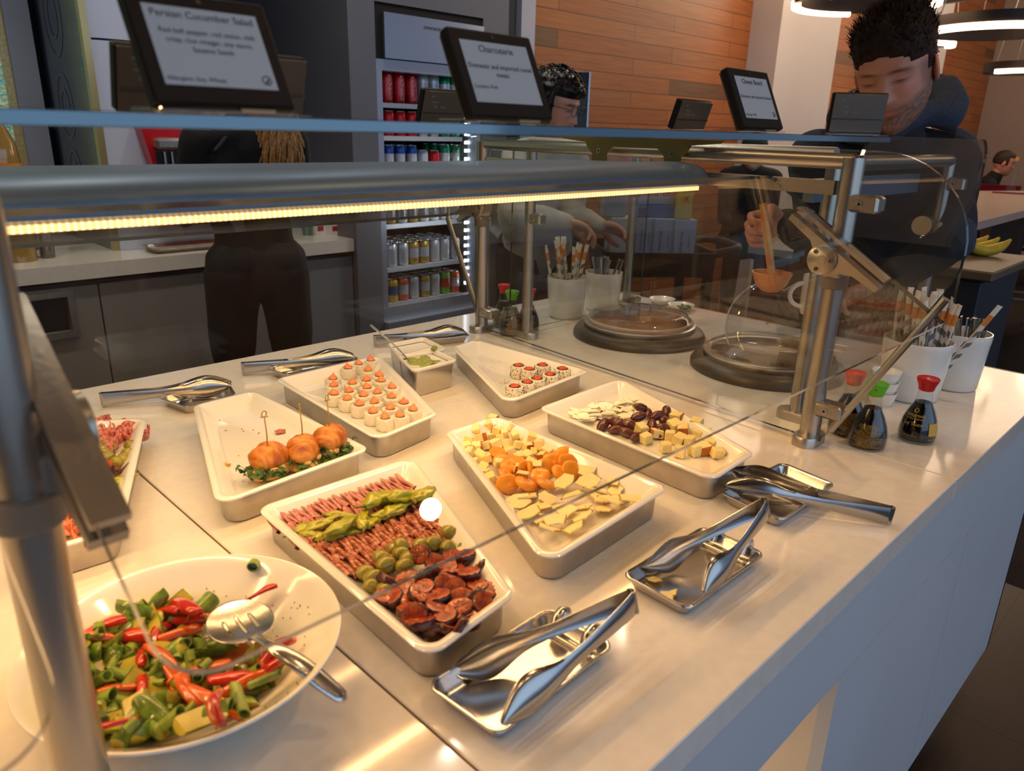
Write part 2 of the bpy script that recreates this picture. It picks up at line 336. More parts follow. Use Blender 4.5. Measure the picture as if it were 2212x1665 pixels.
# ================================================================== SNEEZE GUARDS
LEDM = bpy.data.materials.new('led_strip'); LEDM.use_nodes = True; nt = LEDM.node_tree; nt.nodes.clear()
o_ = nt.nodes.new('ShaderNodeOutputMaterial'); em = nt.nodes.new('ShaderNodeEmission'); em.inputs[0].default_value = (1, .52, .19, 1)
tc = nt.nodes.new('ShaderNodeTexCoord'); sp = nt.nodes.new('ShaderNodeSeparateXYZ'); mt = nt.nodes.new('ShaderNodeMath'); mt.operation = 'MULTIPLY'; mt.inputs[1].default_value = 2*PI/.006
sn = nt.nodes.new('ShaderNodeMath'); sn.operation = 'SINE'; mr = nt.nodes.new('ShaderNodeMapRange'); mr.inputs[1].default_value = -.2; mr.inputs[2].default_value = .9; mr.inputs[3].default_value = 2.2; mr.inputs[4].default_value = 5.0
nt.links.new(tc.outputs['Object'], sp.inputs[0]); nt.links.new(sp.outputs[0], mt.inputs[0]); nt.links.new(mt.outputs[0], sn.inputs[0]); nt.links.new(sn.outputs[0], mr.inputs[0]); nt.links.new(mr.outputs[0], em.inputs[1]); nt.links.new(em.outputs[0], o_.inputs[0])

def xe(y, off=0): return 1.241+.080*(y-.491)+off       # the end frame stands slightly askew
def foot(gd, x, y, a=0):
    M = Matrix.Translation((x, y, CT)) @ Matrix.Rotation(a, 4, 'Z')
    r = rpoly([(-.036, -.021), (.036, -.021), (.036, .021), (-.036, .021)], .02, 8)
    rings = [[M @ Vector((q[0]*k, q[1]*k, z)) for q in r] for k, z in ((1, 0), (1, .014), (.94, .018), (.5, .0185))]
    G().loft(rings).build('post_foot', ALU, gd)
def post(gd, x, y, z1, r=.017, nm='post'):
    G().lathe([(r, .018), (r, z1)], (x, y, CT), 28).build(nm, BRUSH, gd)
def collar(gd, x, y, z, r=.0215, h=.022):
    G().lathe([(r-.002, -h/2), (r, -h/2+.002), (r, h/2-.002), (r-.002, h/2)], (x, y, CT+z), 28).build('collar', mat('knurled', (128, 126, 122), .5, .8, bump=.8, bscale=900), gd)
def screw(g, c, n, r=.006, mi=0):
    n = Vector(n).normalized(); c = Vector(c); g.tube([c-n*.001, c+n*.0012], r, 14, mi); g.tube([c+n*.0012, c+n*.0016], r*.45, 4, mi+1)
def clamp(gd, x, y, z, dy=-1, s=(.034, .036, .026)):
    cx, cy = x, y+dy*(.017+s[1]/2-.006)
    g = G().bbox((cx, cy, CT+z), (s[0], s[1]+.012, s[2]), b=.004); screw(g, (cx-s[0]/2, cy+.004, CT+z), (-1, 0, 0), .006, 1)
    g.build('glass_clamp', [BRUSH, STEEL, BLACK], gd, 40)
def hub(gd, x, y, z, sgn=1, xo=-.022):
    "round swivel joint whose slotted arm grips the slanted pane"
    g = G(); c = Vector((x+xo, y+.012*sgn, CT+z))
    M = Matrix.Translation(c) @ Matrix.Rotation(PI/2, 4, 'Y')
    g.lathe([(.001, -.016), (.022, -.016), (.024, -.0145), (.024, .02), (.021, .0215)], n=36, M=M)
    for k in (0, 2.2, 4.2): screw(g, c+Vector((-.016, .016*math.cos(k+.9), .016*math.sin(k+.9))), (-1, 0, 0), .0035, 1)
    g.tube([c+Vector((-.0162, 0, 0)), c+Vector((-.0175, 0, 0))], .008, 20, 0)
    g.bbox((x+xo*.35, y, CT+z-.016), (.026, .030, .03), b=.003)
    g.build('swivel_hub', [BRUSH, DKSTEEL, BLACK], gd, 40)
    # arm: a plate in the Y-Z plane following the pane
    d = Vector((0, .146*sgn, .093)).normalized(); nrm = Vector((0, -.093*sgn, .146)).normalized()
    mid = Vector((x+xo, .4835 if sgn > 0 else y+.008, CT+.3485)) if sgn > 0 else Vector((x+xo, y-.008, CT+.3485-.003))
    pr = [(-.092, 0), (.092, 0), (.092, -.010), (.04, -.013), (.026, -.022), (.016, -.035), (-.02, -.035), (-.03, -.024), (-.05, -.013), (-.092, -.009)]
    def plate(w, o1, pr=pr):
        vs = [[mid+d*a+nrm*(b+o1)+Vector((sx*w, 0, 0)) for a, b in pr] for sx in (-1, 1)]; return vs
    a = G(); a.loft(plate(.0105, -.0065)); a.loft(plate(.0105, .0045, [(-.092, .006), (.085, .006), (.092, .003), (.092, 0), (-.092, 0)]))
    a.build('pane_arm', BRUSH, gd, 30)
def pane(gd, nm, poly, t, M, edge=1):
    return G().prism(poly, -t/2, t/2, 0, M, side=1).build(nm, [GLASS, GEDGE if edge == 1 else GEDGE2], gd, 0)

gd = thing('sneeze_guard', 'glass sneeze guard on steel posts with grey light hood over the food trays', 'sneeze guard')
CX, CY, AX, AY = 1.241, .491, xe(1.43), 1.43
ang = math.atan2(AX-CX, AY-CY)
for x, y in ((CX, CY), (AX, AY), (.079, .49), (.154, 1.43)):
    post(gd, x, y, .483 if x > .5 else .47); foot(gd, x, y, 0)
for x, y, s in ((CX, CY, 1), (AX, AY, -1), (.079, .49, 1)):
    collar(gd, x, y, .288); hub(gd, x, y, .325, s, -.022 if x > .5 else .022)
clamp(gd, CX, CY, .070); clamp(gd, CX, CY, .415); clamp(gd, AX, AY, .055, -1); clamp(gd, AX, AY, .41, -1)
# mitred top rail, double
for x0, y0, x1, y1, zz, nm in ((CX, CY, AX, AY, .477, 'top_rail'), (.079, .49, .154, 1.43, .470, 'top_rail')):
    G().tube([(x0, y0-.004, CT+zz-.006), (x0, y0, CT+zz), (x1, y1, CT+zz), (x1, y1+.004, CT+zz-.006)], .0125, 20).build(nm, BRUSH, gd)
G().box((CX-.012, CY+.02, CT+.425), (CX+.002, AY-.02, CT+.447), M=Matrix.Translation((CX, CY, 0)) @ Matrix.Rotation(-ang, 4, 'Z') @ Matrix.Translation((-CX, -CY, 0))).build('lower_rail', BRUSH, gd, 0)
# end pane: straight foot, flared lower edges and rounded shoulders; drawn in (Y, z)
def arc(c, r, a0, a1, n=10): return [(c[0]+r[0]*math.cos(math.radians(a0+(a1-a0)*k/n)), c[1]+r[1]*math.sin(math.radians(a0+(a1-a0)*k/n))) for k in range(n+1)]
pl = [(.468, .010), (1.44, .010)]+[(1.455, .05), (1.588, .283)]+arc((1.46, .36), (.132, .135), -18, 88, 10)+arc((.455, .36), (.150, .135), 92, 200, 12)[0:]+[(.455, .04)]
Mend = Matrix.Translation((CX-.0, CY, CT)) @ Matrix.Rotation(-ang, 4, 'Z') @ Matrix(((0, 0, 1, 0), (1, 0, 0, 0), (0, 1, 0, 0), (0, 0, 0, 1)))
pane(gd, 'end_pane', [(a-CY, b) for a, b in pl], .008, Mend)
for (a, b, c_, d_) in ((.455, .035, .318, .290), (1.452, .05, 1.588, .283)):        # polished flared foot edges
    p0, p1 = Mend @ Vector((a-CY, b, 0)), Mend @ Vector((c_-CY, d_, 0)); dd = (p1-p0).normalized()
    G().tube([p0, p1], .0062, 8).build('edge_channel', BRUSH, gd)
# slanted front pane in its own plane
def slant(x0, x1, y0, z0, y1, z1, rlow, rhi, nm):
    L = math.hypot(y1-y0, z1-z0); a = math.atan2(z1-z0, y1-y0)
    pts = [(x0, 0), (x1, 0), (x1, L), (x0, L)]
    o = []
    for i, (r, cx, cy, a0) in enumerate(((rlow, x0, 0, 180), (.004, x1, 0, 270), (rhi, x1, L, 0), (rhi, x0, L, 90))):
        sx = 1 if i in (0, 3) else -1; sy = 1 if i in (0, 1) else -1
        for k in range(9):
            t_ = math.radians(a0+90*k/8); o.append((cx+sx*r+r*math.cos(t_), cy+sy*r+r*math.sin(t_)))
    M = Matrix.Translation((0, y0, CT+z0)) @ Matrix.Rotation(a, 4, 'X')
    return pane(gd, nm, o, .0065, M)
slant(.094, 1.238, .318, .2505, .624, .447, .028, .012, 'front_pane')
slant(.17, 1.27, 1.16, .405, 1.50, .302, .02, .02, 'rear_pane')
# glass shelf on brass-toned bracket
me = G().bbox((.49, .97, CT+.5105), (1.74, .97, .009), b=.0008).build('shelf_pane', [GLASS, SHEDGE], gd, 0).data
for q in me.polygons:
    if abs(q.normal.z) < .5 : q.material_index = 1
for k, (y0, y1) in enumerate(((.72, 1.11),)):
    pr = [(y0, .503), (y0+.01, .497), (y0+.07, .492), (y0+.075, .484), (y0+.09, .47), (y0+.09, .435), (y0+.125, .435), (y0+.125, .47), (y0+.14, .484), (y1-.14, .484), (y1-.125, .47), (y1-.125, .435), (y1-.09, .435), (y1-.09, .47), (y1-.075, .484), (y1-.07, .492), (y1-.01, .497), (y1, .503)]
    xo = xe(.9)-.034
    g = G(); g.add([(xo, a, CT+b) for a, b in pr]+[(xo+.005, a, CT+b) for a, b in pr], [tuple(range(17, -1, -1)), tuple(range(18, 36))]+[(i, (i+1) % 18, 18+(i+1) % 18, 18+i) for i in range(18)])
    for yy in (y0+.107, y1-.107):
        for zz in (.476, .446): screw(g, (xo, yy, CT+zz), (-1, 0, 0), .0055, 1)
    g.build('shelf_bracket', [mat('brass_bracket', (150, 132, 84), .38, .8), STEEL, BLACK], gd, 0)
# light hood
pr = [(1.05, .452), (1.048, .457), (.86, .459), (.835, .463), (.80, .464), (.766, .4595), (.749, .451), (.741, .439), (.742, .428), (.750, .4235), (.775, .4235), (.80, .436), (.86, .446)]
g = G(); g.loft([[Vector((x, a, CT+b)) for a, b in pr] for x in (-.9, 1.232)]); g.build('light_hood', HOODM, gd, 40)
G().box((-.9, .751, CT+.4165), (1.22, .764, CT+.4232)).build('led_strip', LEDM, gd, 0)
G().box((-.9, 1.015, CT+.444), (1.22, 1.033, CT+.451)).build('led_strip', LEDM, gd, 0)

# second guard round the soup wells
g2 = thing('sneeze_guard', 'glass sneeze guard around the soup wells at the counter end', 'sneeze guard')
BX, BYY, DX, DY = 1.365, 1.31, 1.955, .56
EX, EY = 1.867, 1.366
FX, FY_ = 1.335, .56
for x, y in ((BX, BYY), (DX, DY), (EX, EY), (FX, FY_)):
    post(g2, x, y, .47, .0135); foot(g2, x, y, PI/2 if x < 1.5 else 0)
G().tube([(FX, FY_, CT+.484), (BX, BYY, CT+.484)], .013, 16).build('top_rail', BRUSH, g2)
G().tube([(FX, FY_, CT+.47), (DX, DY, CT+.47)], .014, 16).build('top_rail', BRUSH, g2)
G().box((1.36, .60, CT+.40), (DX-.05, .62, CT+.44)).build('light_bar', HOODM, g2, 0)
collar(g2, DX, DY, .285, .019, .024); hub2 = G(); M = Matrix.Translation((DX-.02, DY+.02, CT+.325)) @ Matrix.Rotation(PI/2, 4, 'Y')
hub2.lathe([(.001, -.02), (.022, -.02), (.022, .02)], n=28, M=M).bbox((DX, DY, CT+.315), (.032, .036, .04)); hub2.build('swivel_hub', BRUSH, g2)
collar(g2, EX, EY, .345, .018, .024)
clamp(g2, EX, EY, .03, -1, (.03, .03, .024)); clamp(g2, BX, BYY, .305, -1, (.028, .028, .026)); clamp(g2, DX, DY, .42, -1, (.026, .026, .03))
M = Matrix.Translation((0, .505, CT)) @ Matrix(((1, 0, 0, 0), (0, 0, -1, 0), (0, 1, 0, 0), (0, 0, 0, 1)))
pane(g2, 'front_pane', rpoly([(1.30, .035), (2.015, .035), (2.015, .517), (1.30, .517)], .05, 8), .006, M)
M = Matrix.Translation((0, 1.338, CT)) @ Matrix(((1, 0, 0, 0), (0, 0, -1, 0), (0, 1, 0, 0), (0, 0, 0, 1)))
pane(g2, 'rear_pane', rpoly([(1.33, .012), (1.90, .012), (1.90, .50), (1.33, .50)], .03, 8), .006, M)

# the neighbouring guard's pane beyond the near post
g3 = thing('sneeze_guard', 'slanted glass pane corner beside the near steel post', 'sneeze guard')
L = math.hypot(.306, .1965); a = math.atan2(.1965, .306)
M = Matrix.Translation((0, .318, CT+.2505)) @ Matrix.Rotation(a, 4, 'X')
pane(g3, 'front_pane', rpoly([(-.9, 0), (.052, 0), (.052, L), (-.9, L)], .035, 8), .0065, M)

# ================================================================== TRAYS AND PANS
def Pz(pts, z): return [P(x, y, z).to_2d() for x, y in pts]
def tray(corn, label, panlabel, z=.045):
    c = Pz(corn, z); ctr = sum(c, Vector((0, 0)))/4; c = [q-ctr for q in c]
    pn = thing('wedge_pan', panlabel, 'pan', (ctr.x, ctr.y, CT), 0)
    rings = []
    for zz, ins in ((0.0, .014), (.0015, .010), (.005, .0085), (z-.007, .0075), (z-.006, .0075)):
        rings.append([Vector((a, b, zz)) for a, b in rpoly(c, .026, 6, ins)])
    g = G(); g.loft(rings, cap=(1, 0)); rings = [[Vector((a, b, zz)) for a, b in rpoly(c, .026, 6, ins)] for zz, ins in ((z-.006, .0075), (z-.006, .0087), (.006, .0095), (.003, .012))]
    g.loft(rings, cap=(0, 1)); g.build('pan_body', ALU, pn, 40)
    t = thing('wedge_tray', label, 'tray', (ctr.x, ctr.y, CT), 0)
    rings = []
    for zz, ins in ((z-.0285, .036), (z-.027, .030), (z-.006, .014), (z-.0045, .002), (z-.004, .0), (z-.0015, -.0006), (z, .0015), (z+.0003, .005), (z-.0006, .0085), (z-.003, .0115), (z-.016, .0235), (z-.0215, .029), (z-.0235, .036)):
        rings.append([Vector((a, b, zz)) for a, b in rpoly(c, .020, 6, ins)])
    G().loft(rings).build('tray_body', PORC, t, 60)
    return ctr, z-.0235
T = {}
T['sal'] = tray([(925,1420),(1112,1282),(890,985),(553,1096)], 'white wedge tray full of folded salami, peppers, olives and chorizo', 'aluminium wedge pan under the salami and chorizo tray')
T['che'] = tray([(1178,1218),(1445,1052),(1072,897),(962,932)], 'white wedge tray holding apricots, cheese cubes and cheese slices', 'aluminium wedge pan under the apricot and cheese tray')
T['cro'] = tray([(468,1090),(800,968),(548,842),(417,875)], 'white wedge tray nearly empty except three croissant sandwiches', 'aluminium wedge pan under the croissant sandwich tray')
T['sus'] = tray([(815,948),(945,893),(820,765),(593,818)], 'white wedge tray packed with sushi rolls topped with orange sauce', 'aluminium wedge pan under the orange-topped sushi tray')
T['rol'] = tray([(1095,870),(1273,800),(1030,733),(975,748)], 'white wedge tray with eight black-sesame sushi rolls left at one end', 'aluminium wedge pan under the black-sesame sushi tray')
T['fru'] = tray([(1540,1035),(1630,978),(1340,815),(1162,880)], 'white wedge tray of white cheese shavings, dates and herbed cheese cubes', 'aluminium wedge pan under the dates and herbed cheese tray')
T['lef'] = tray([(10,1215),(262,1140),(316,902),(195,907)], 'white wedge tray of salami rosettes, olives and bacon behind the near post', 'aluminium wedge pan behind the near steel post')

# ------------------------------------------------------------------ tongs and their drip pans
def rimpan(pts, label, z=.018, notch=True):
    c = Pz(pts, z); ctr = sum(c, Vector((0, 0)))/4; c = [q-ctr for q in c]
    t = thing('drip_pan', label, 'pan', (ctr.x, ctr.y, CT))
    R = lambda l: [[Vector((a, b, zz)) for a, b in rpoly(c, .014, 6, ins)] for zz, ins in l]
    G().loft(R(((.0006, .014), (0.0005, .0105), (.004, .008), (z-.003, .0035), (z-.003, .001), (z-.001, -.0006), (z+.001, .0), (z+.0014, .0018), (z, .0036), (z-.002, .0046), (.006, .0088), (.0026, .0118), (.0022, .016)))).build('pan_body', STEEL, t, 60)
    e0, e1 = c[1], c[2]; d = (e1-e0); n = Vector((-d.y, d.x)).normalized()
    if notch:
        for k in (.28, .74):
            q = e0+d*k+n*.003; g = G(); g.tube([Vector((q.x, q.y, z+.001))+Vector((n.x, n.y, 0))*a+Vector((0, 0, b)) for a, b in ((-.006, -.004), (-.004, .004), (.002, .007), (.010, .004), (.014, -.006))], .0065, 12)
            g.build('rest_lug', STEEL, t, 60)
        q0, q1 = e0+n*.018+d*.2, e0+n*.018+d*.85
        G().tube([(q0.x, q0.y, .005), (q1.x, q1.y, .005)], .0035, 10).build('cross_bar', STEEL, t, 60)
    return t
rimpan([(1075,1592),(1330,1392),(1185,1312),(918,1478)], 'steel drip pan with tongs, nearest the salami and chorizo tray')
rimpan([(1487,1318),(1655,1196),(1520,1136),(1341,1240)], 'steel drip pan with tongs and cheese scraps beside the apricot tray')
rimpan([(1688,1126),(1805,1046),(1690,998),(1552,1062)], 'steel drip pan under the tongs beside the date and cheese tray', notch=False)
rimpan([(400,880),(510,852),(487,816),(340,858)], 'low steel pan under tongs behind the croissant tray', notch=False)
rimpan([(620,810),(778,776),(745,760),(575,795)], 'low steel pan under tongs behind the orange sushi tray', notch=False)
rimpan([(880,740),(1015,725),(990,705),(850,722)], 'low steel pan under tongs by the wasabi cups', notch=False)

def tong_arm(sgn, L=.225, opening=.03, name='arm', parent=None):
    "thin steel strip, narrow at the bend and cupped into a scoop at the tip; length along x, opens along y"
    n = 34; rows = []
    for i in range(n+1):
        s = 1-(1-i/n)**1.7
        x = L*s
        wd = .0078+.0050*max(0, 1-s/.40)
        wd = wd+.0135*math.exp(-((s-.80)/.17)**2)
        if s > .80: wd *= math.sqrt(max(0.0, 1-((s-.80)/.2005)**2))
        wd = max(wd, .0008)
        yo = .0058+opening*(.8*s+.2*s**.6)*.42+.004*math.exp(-((s-.72)/.16)**2)
        cup = .0015+.0075*math.exp(-((s-.80)/.17)**2)
        lift = .006*math.sin(PI*s)*0
        row = []
        for j in range(9):
            u = -1+2*j/8
            row.append((x, sgn*(yo-cup*u*u+ 0.0), u*wd+lift))
        rows.append(row)
    g = G(); th = .0009
    o = [[Vector(q) for q in r] for r in rows]; i_ = [[Vector((q[0], q[1]-sgn*th, q[2])) for q in r] for r in rows]
    rings = [a+b[::-1] for a, b in zip(o, i_)]
    if sgn < 0: rings = [r[::-1] for r in rings]
    g.loft(rings)
    return g.build(name, TONGM, parent, 60)
def tongs(tip, joint, ztip, zj, roll, opening, label, L=None):
    a = P(*joint, zj); b = P(*tip, ztip); d = b-a; L = L or d.length
    t = thing('serving_tongs', label, 'tongs', a)
    t.rotation_mode = 'QUATERNION'; X = d.normalized(); Z = Vector((0, 0, 1)); Y = Z.cross(X).normalized(); Z = X.cross(Y)
    R = Matrix((X, Y, Z)).transposed().to_4x4() @ Matrix.Rotation(math.radians(roll), 4, 'X'); t.rotation_quaternion = R.to_quaternion()
    for s in (1, -1): tong_arm(s, L, opening, 'arm', t)
    G().tube([(0.0, .0024*math.cos(k), 0) for k in (0, 1)], .001, 6) if 0 else None
    g = G(); rings = []
    for k in range(9):
        th = -PI/2+PI*k/8; rings.append([Vector((-.0062*math.cos(th)*1.0, -.0058*math.sin(th), zz)) for zz in (-.0128, .0128)]+[Vector((-.0053*math.cos(th), -.0049*math.sin(th), zz)) for zz in (.0128, -.0128)])
    g.loft(rings); g.build('bend', TONGM, t, 60)
    return t
tongs((1022,1505), (1364,1300), .024, .055, 10, .108, 'steel serving tongs standing open in the drip pan nearest the chorizo')
tongs((1452,1252), (1652,1098), .024, .062, 10, .100, 'steel serving tongs standing open over cheese scraps in a drip pan')
tongs((1572,1030), (1920,1112), .030, .016, 0, .06, 'steel serving tongs lying across a pan with scoops toward the date tray')
tongs((500,828), (224,862), .026, .016, 0, .020, 'closed steel tongs lying on a pan behind the croissant tray')
tongs((765,768), (528,795), .026, .016, 0, .016, 'closed steel tongs lying on a pan behind the orange-topped sushi tray')
tongs((1005,716), (812,735), .024, .016, 0, .018, 'closed steel tongs lying behind the white wasabi cups')

# ------------------------------------------------------------------ wasabi cups
def cupbox(pts, h, name, label, cat='cup', steelname=None):
    c = Pz(pts, h); ctr = sum(c, Vector((0, 0)))/4; c = [q-ctr for q in c]
    t = thing(name, label, cat, (ctr.x, ctr.y, CT))
    R = lambda l, r: [[Vector((a, b, zz)) for a, b in rpoly(c, r, 5, ins)] for zz, ins in l]
    G().loft(R(((0, .0115), (.002, .0095), (h-.009, .0045), (h-.008, .0045), (h-.008, .007), (.003, .012)), .012)).build('steel_sleeve', STEEL, t, 50)
    G().loft(R(((h-.010, .0065), (h-.007, .0015), (h-.004, 0), (h-.001, .0), (h+.0005, .0015), (h, .004), (h-.004, .0055), (.008, .013), (.006, .018)), .011)).build('liner', PORC, t, 60)
    return ctr
wc = cupbox([(892,800),(988,776),(930,750),(858,768)], .062, 'condiment_cup', 'white condiment cup of green wasabi in a steel sleeve')
cupbox([(862,771),(965,752),(916,727),(836,742)], .060, 'condiment_cup', 'empty white condiment cup behind the green wasabi cup')
WAS = mat('wasabi', (158, 168, 88), .8, bump=.8, bscale=250, vary=.25, vscale=120)
def blob(c, r, amp, m, name, label, cat, seed=0, group=None, n=22, k=14, parent=None, sc=60):
    g = G(); g.ball((0, 0, 0), r, n, k, f=lambda d: 1+amp*noise.noise(d*2.3+Vector((seed*3.1, seed, 0)))*2)
    o = g.build(name, m, parent, 180); o.location = c
    if parent is None: tag(o, label, cat, group)
    return o
p_ = P(925, 772, .05); o = blob((wc.x-.002, wc.y-.002, CT+.046), (.031, .031, .013), .35, WAS, 'wasabi_paste', 'green wasabi paste in the condiment cup', 'wasabi', 3); o['kind'] = 'stuff'
blob(P(938, 752, .066), (.006, .006, .005), .4, WAS, 'wasabi_lump', 'green wasabi lump on the rim of the condiment cup', 'wasabi', 5)
def spoon_handle(a, b, w, name, label, tipr=None):
    t = thing(name, label, 'spoon', b); d = Vector(a)-Vector(b); n = 10
    g = G(); pts = [d*(k/n)+Vector((0, 0, .004*math.sin(PI*k/n))) for k in range(n+1)]
    g.tube(pts, [w*(.55+.45*(k/n)**1.5) for k in range(n+1)], 12, flat=.22); g.build('handle', STEEL, t, 60)
    g = G(); g.ball((0, 0, 0), (.012, .009, .003), 14, 8); g.build('bowl', STEEL, t, 60); return t
spoon_handle(P(800, 702, .125), P(888, 782, .047), .006, 'wasabi_spoon', 'steel spoon leaning in the green wasabi cup')

# ================================================================== FOOD
def place(root, loc, rot, label=None, scale=None): return dup(root, loc, rot, label, scale)
FOODS = {}
def first_or_dup(key, maker, loc, rot, scale=None):
    "the first call moves the source itself, later ones copy it"
    if key not in FOODS:
        o = maker(); FOODS[key] = o; o.location = loc; o.rotation_euler = rot
        if scale: o.scale = scale if isinstance(scale, tuple) else (scale,)*3
        return o
    return dup(FOODS[key], loc, rot, scale=scale)
def zz(key): return T[key][1]
# --- orange-topped rolls
RICE = mat('rice', (232, 224, 204), .6, bump=1., bscale=380, vary=.10, vscale=200)
NORI = mat('nori', (24, 32, 24), .5)
SAUCE = mat('orange_sauce', (236, 138, 84), .3, coat=.4)
AVO = mat('avocado', (140, 158, 66), .4)
def ricebody(g, r, h, mi=0, seed=0):
    n = 26; prof = [(r*.55, .0003), (r*.93, .0006), (r, .003), (r*1.01, h*.5), (r, h-.003), (r*.94, h-.0005), (r*.62, h)]
    rings = []
    for a, z in prof: rings.append([Vector((a*math.cos(2*PI*k/n), a*math.sin(2*PI*k/n), z))*(1+.035*noise.noise(Vector((k*1.7, z*900, seed)))) for k in range(n)])
    g.loft(rings, mi)
def roll_a(v):
    t = thing('sushi_roll', 'rice roll topped with a peak of orange sauce on the packed sushi tray', 'sushi', group='rolls topped with orange sauce')
    g = G(); ricebody(g, .0160, .021, 0, v); g.build('rice', RICE, t, 60)
    G().lathe([(.0085, .0205), (.0085, .0218), (.0076, .0218)], n=18).build('seaweed', NORI, t)
    g = G(); a = v*1.3; g.ball((.006*math.cos(a), .006*math.sin(a), .022), (.006, .003, .0022), 10, 6); g.build('avocado', AVO, t, 180)
    dx, dy = .003*math.cos(v*2), .003*math.sin(v*2)
    n = 16; rings = []
    for r, z in ((.0072, .0212), (.0082, .0225), (.0076, .025), (.0052, .027), (.003, .0292), (.0016, .0312), (.0005, .0335)):
        kx = ((z-.0212)/.0123)**2; rings.append([Vector((dx*kx+r*1.12*math.cos(2*PI*k/n), dy*kx+r*math.sin(2*PI*k/n), z)) for k in range(n)])
    G().loft(rings).build('sauce', SAUCE, t, 180); return t
for i, (x, y) in enumerate([(752,794),(775,785),(801,777),(719,817),(795,799),(819,810),(721,832),(761,827),(792,820),(824,822),(793,836),(754,844),(722,850),(785,853),(815,847),(847,836),(750,861),(777,873),(809,868),(846,857),(873,869),(843,881),(806,889),(892,884),(832,901),(864,897)]):
    q = P(x, y, zz('sus')+.022); q.z = CT+zz('sus'); first_or_dup(('ra', i % 3), lambda: roll_a(i % 3), q, (0, 0, random.uniform(0, 6)))
# --- black-sesame rolls
SES = mat('black_sesame', (22, 20, 20), .5); CRAB = mat('spicy_filling', (206, 84, 34), .45, bump=.5, bscale=200, vary=.3, vscale=150)
def roll_b(v):
    t = thing('sushi_roll', 'rice roll speckled with black sesame and red filling', 'sushi', group='black-sesame rolls on the nearly empty tray')
    g = G(); ricebody(g, .0168, .026, 0, v+9); g.build('rice', RICE, t, 60)
    G().lathe([(.0118, .0255), (.0118, .0266), (.0108, .0266)], n=18).build('seaweed', NORI, t)
    g = G(); g.ball((0, 0, .0262), (.0100, .0100, .0034), 18, 10, f=lambda d: 1+.55*noise.noise(d*3+Vector((v, 0, 0)))); g.build('filling', CRAB, t, 180)
    g = G()
    for k in range(90):
        a = random.uniform(0, 2*PI); z = random.uniform(.003, .0245); c = Vector((.0169*math.cos(a), .0169*math.sin(a), z)); g.ball(c, (.0008, .0008, .0012), 5, 4)
    o = g.build('sesame_seeds', SES, t, 180); o['kind'] = 'stuff'; return t
for i, (x, y) in enumerate([(1120,789),(1144,797),(1172,788),(1215,796),(1189,808),(1160,817),(1139,825),(1112,834)]):
    q = P(x, y, zz('rol')+.026); q.z = CT+zz('rol'); first_or_dup(('rb', i % 2), lambda: roll_b(i % 2), q, (0, 0, random.uniform(0, 6)))
def crumbs(name, label, cat, pts, m, r=.0012, key='rol'):
    g = G()
    for x, y in pts:
        q = P(x, y, zz(key)+.0008) if key else P(x, y, 0.0008); q = q-Vector((0, 0, 0)); g.ball(q, (r*random.uniform(.5, 1.6), r*random.uniform(.5, 1.3), r*.4), 6, 4)
    o = g.build(name, m, None, 180); tag(o, label, cat); o['kind'] = 'stuff'; return o
crumbs('spice_crumbs', 'reddish spice crumbs scattered on the bare end of the tray', 'crumbs', [(random.gauss(1045, 32), random.gauss(782, 16)) for _ in range(90)]+[(random.gauss(1090, 10), random.gauss(826, 4)) for _ in range(40)], mat('chili', (176, 84, 40), .7), .0007)
# --- croissant sandwiches
CRU = mat('croissant_crust', (170, 88, 24), .38, bump=1., bscale=110, rgb2=(220, 146, 58), vscale=36, coat=.1, stretch=(2.4, .7, 1))
CRUM = mat('croissant_crumb', (222, 176, 96), .8, bump=1., bscale=160, vary=.25, vscale=90)
ARU = mat('arugula', (72, 108, 44), .5, vary=.35, vscale=60); BAM = mat('bamboo', (168, 138, 78), .6); CHK = mat('chicken_filling', (214, 178, 112), .6, bump=.6, bscale=120, vary=.2, vscale=80)
def leaf(g, c, L, a, tilt, seed):
    n = 7; vs = []; d = Vector((math.cos(a), math.sin(a), 0)); s = Vector((-d.y, d.x, 0)); fs = []
    for i in range(n+1):
        u = i/n; wd = L*.28*math.sin(PI*min(1, u*.9+.08))*(1+.5*math.sin(u*22+seed)); m_ = Vector(c)+d*(L*u)+Vector((0, 0, tilt*L*math.sin(u*2.6)+.003*math.sin(seed*3+u*8)))
        vs += [m_-s*wd+Vector((0, 0, .003*math.sin(seed+u*9))), m_, m_+s*wd+Vector((0, 0, .003*math.cos(seed+u*7)))]
    for i in range(n):
        for j in range(2): a0 = i*3+j; fs.append((a0, a0+1, a0+4, a0+3))
    g.add(vs, fs)
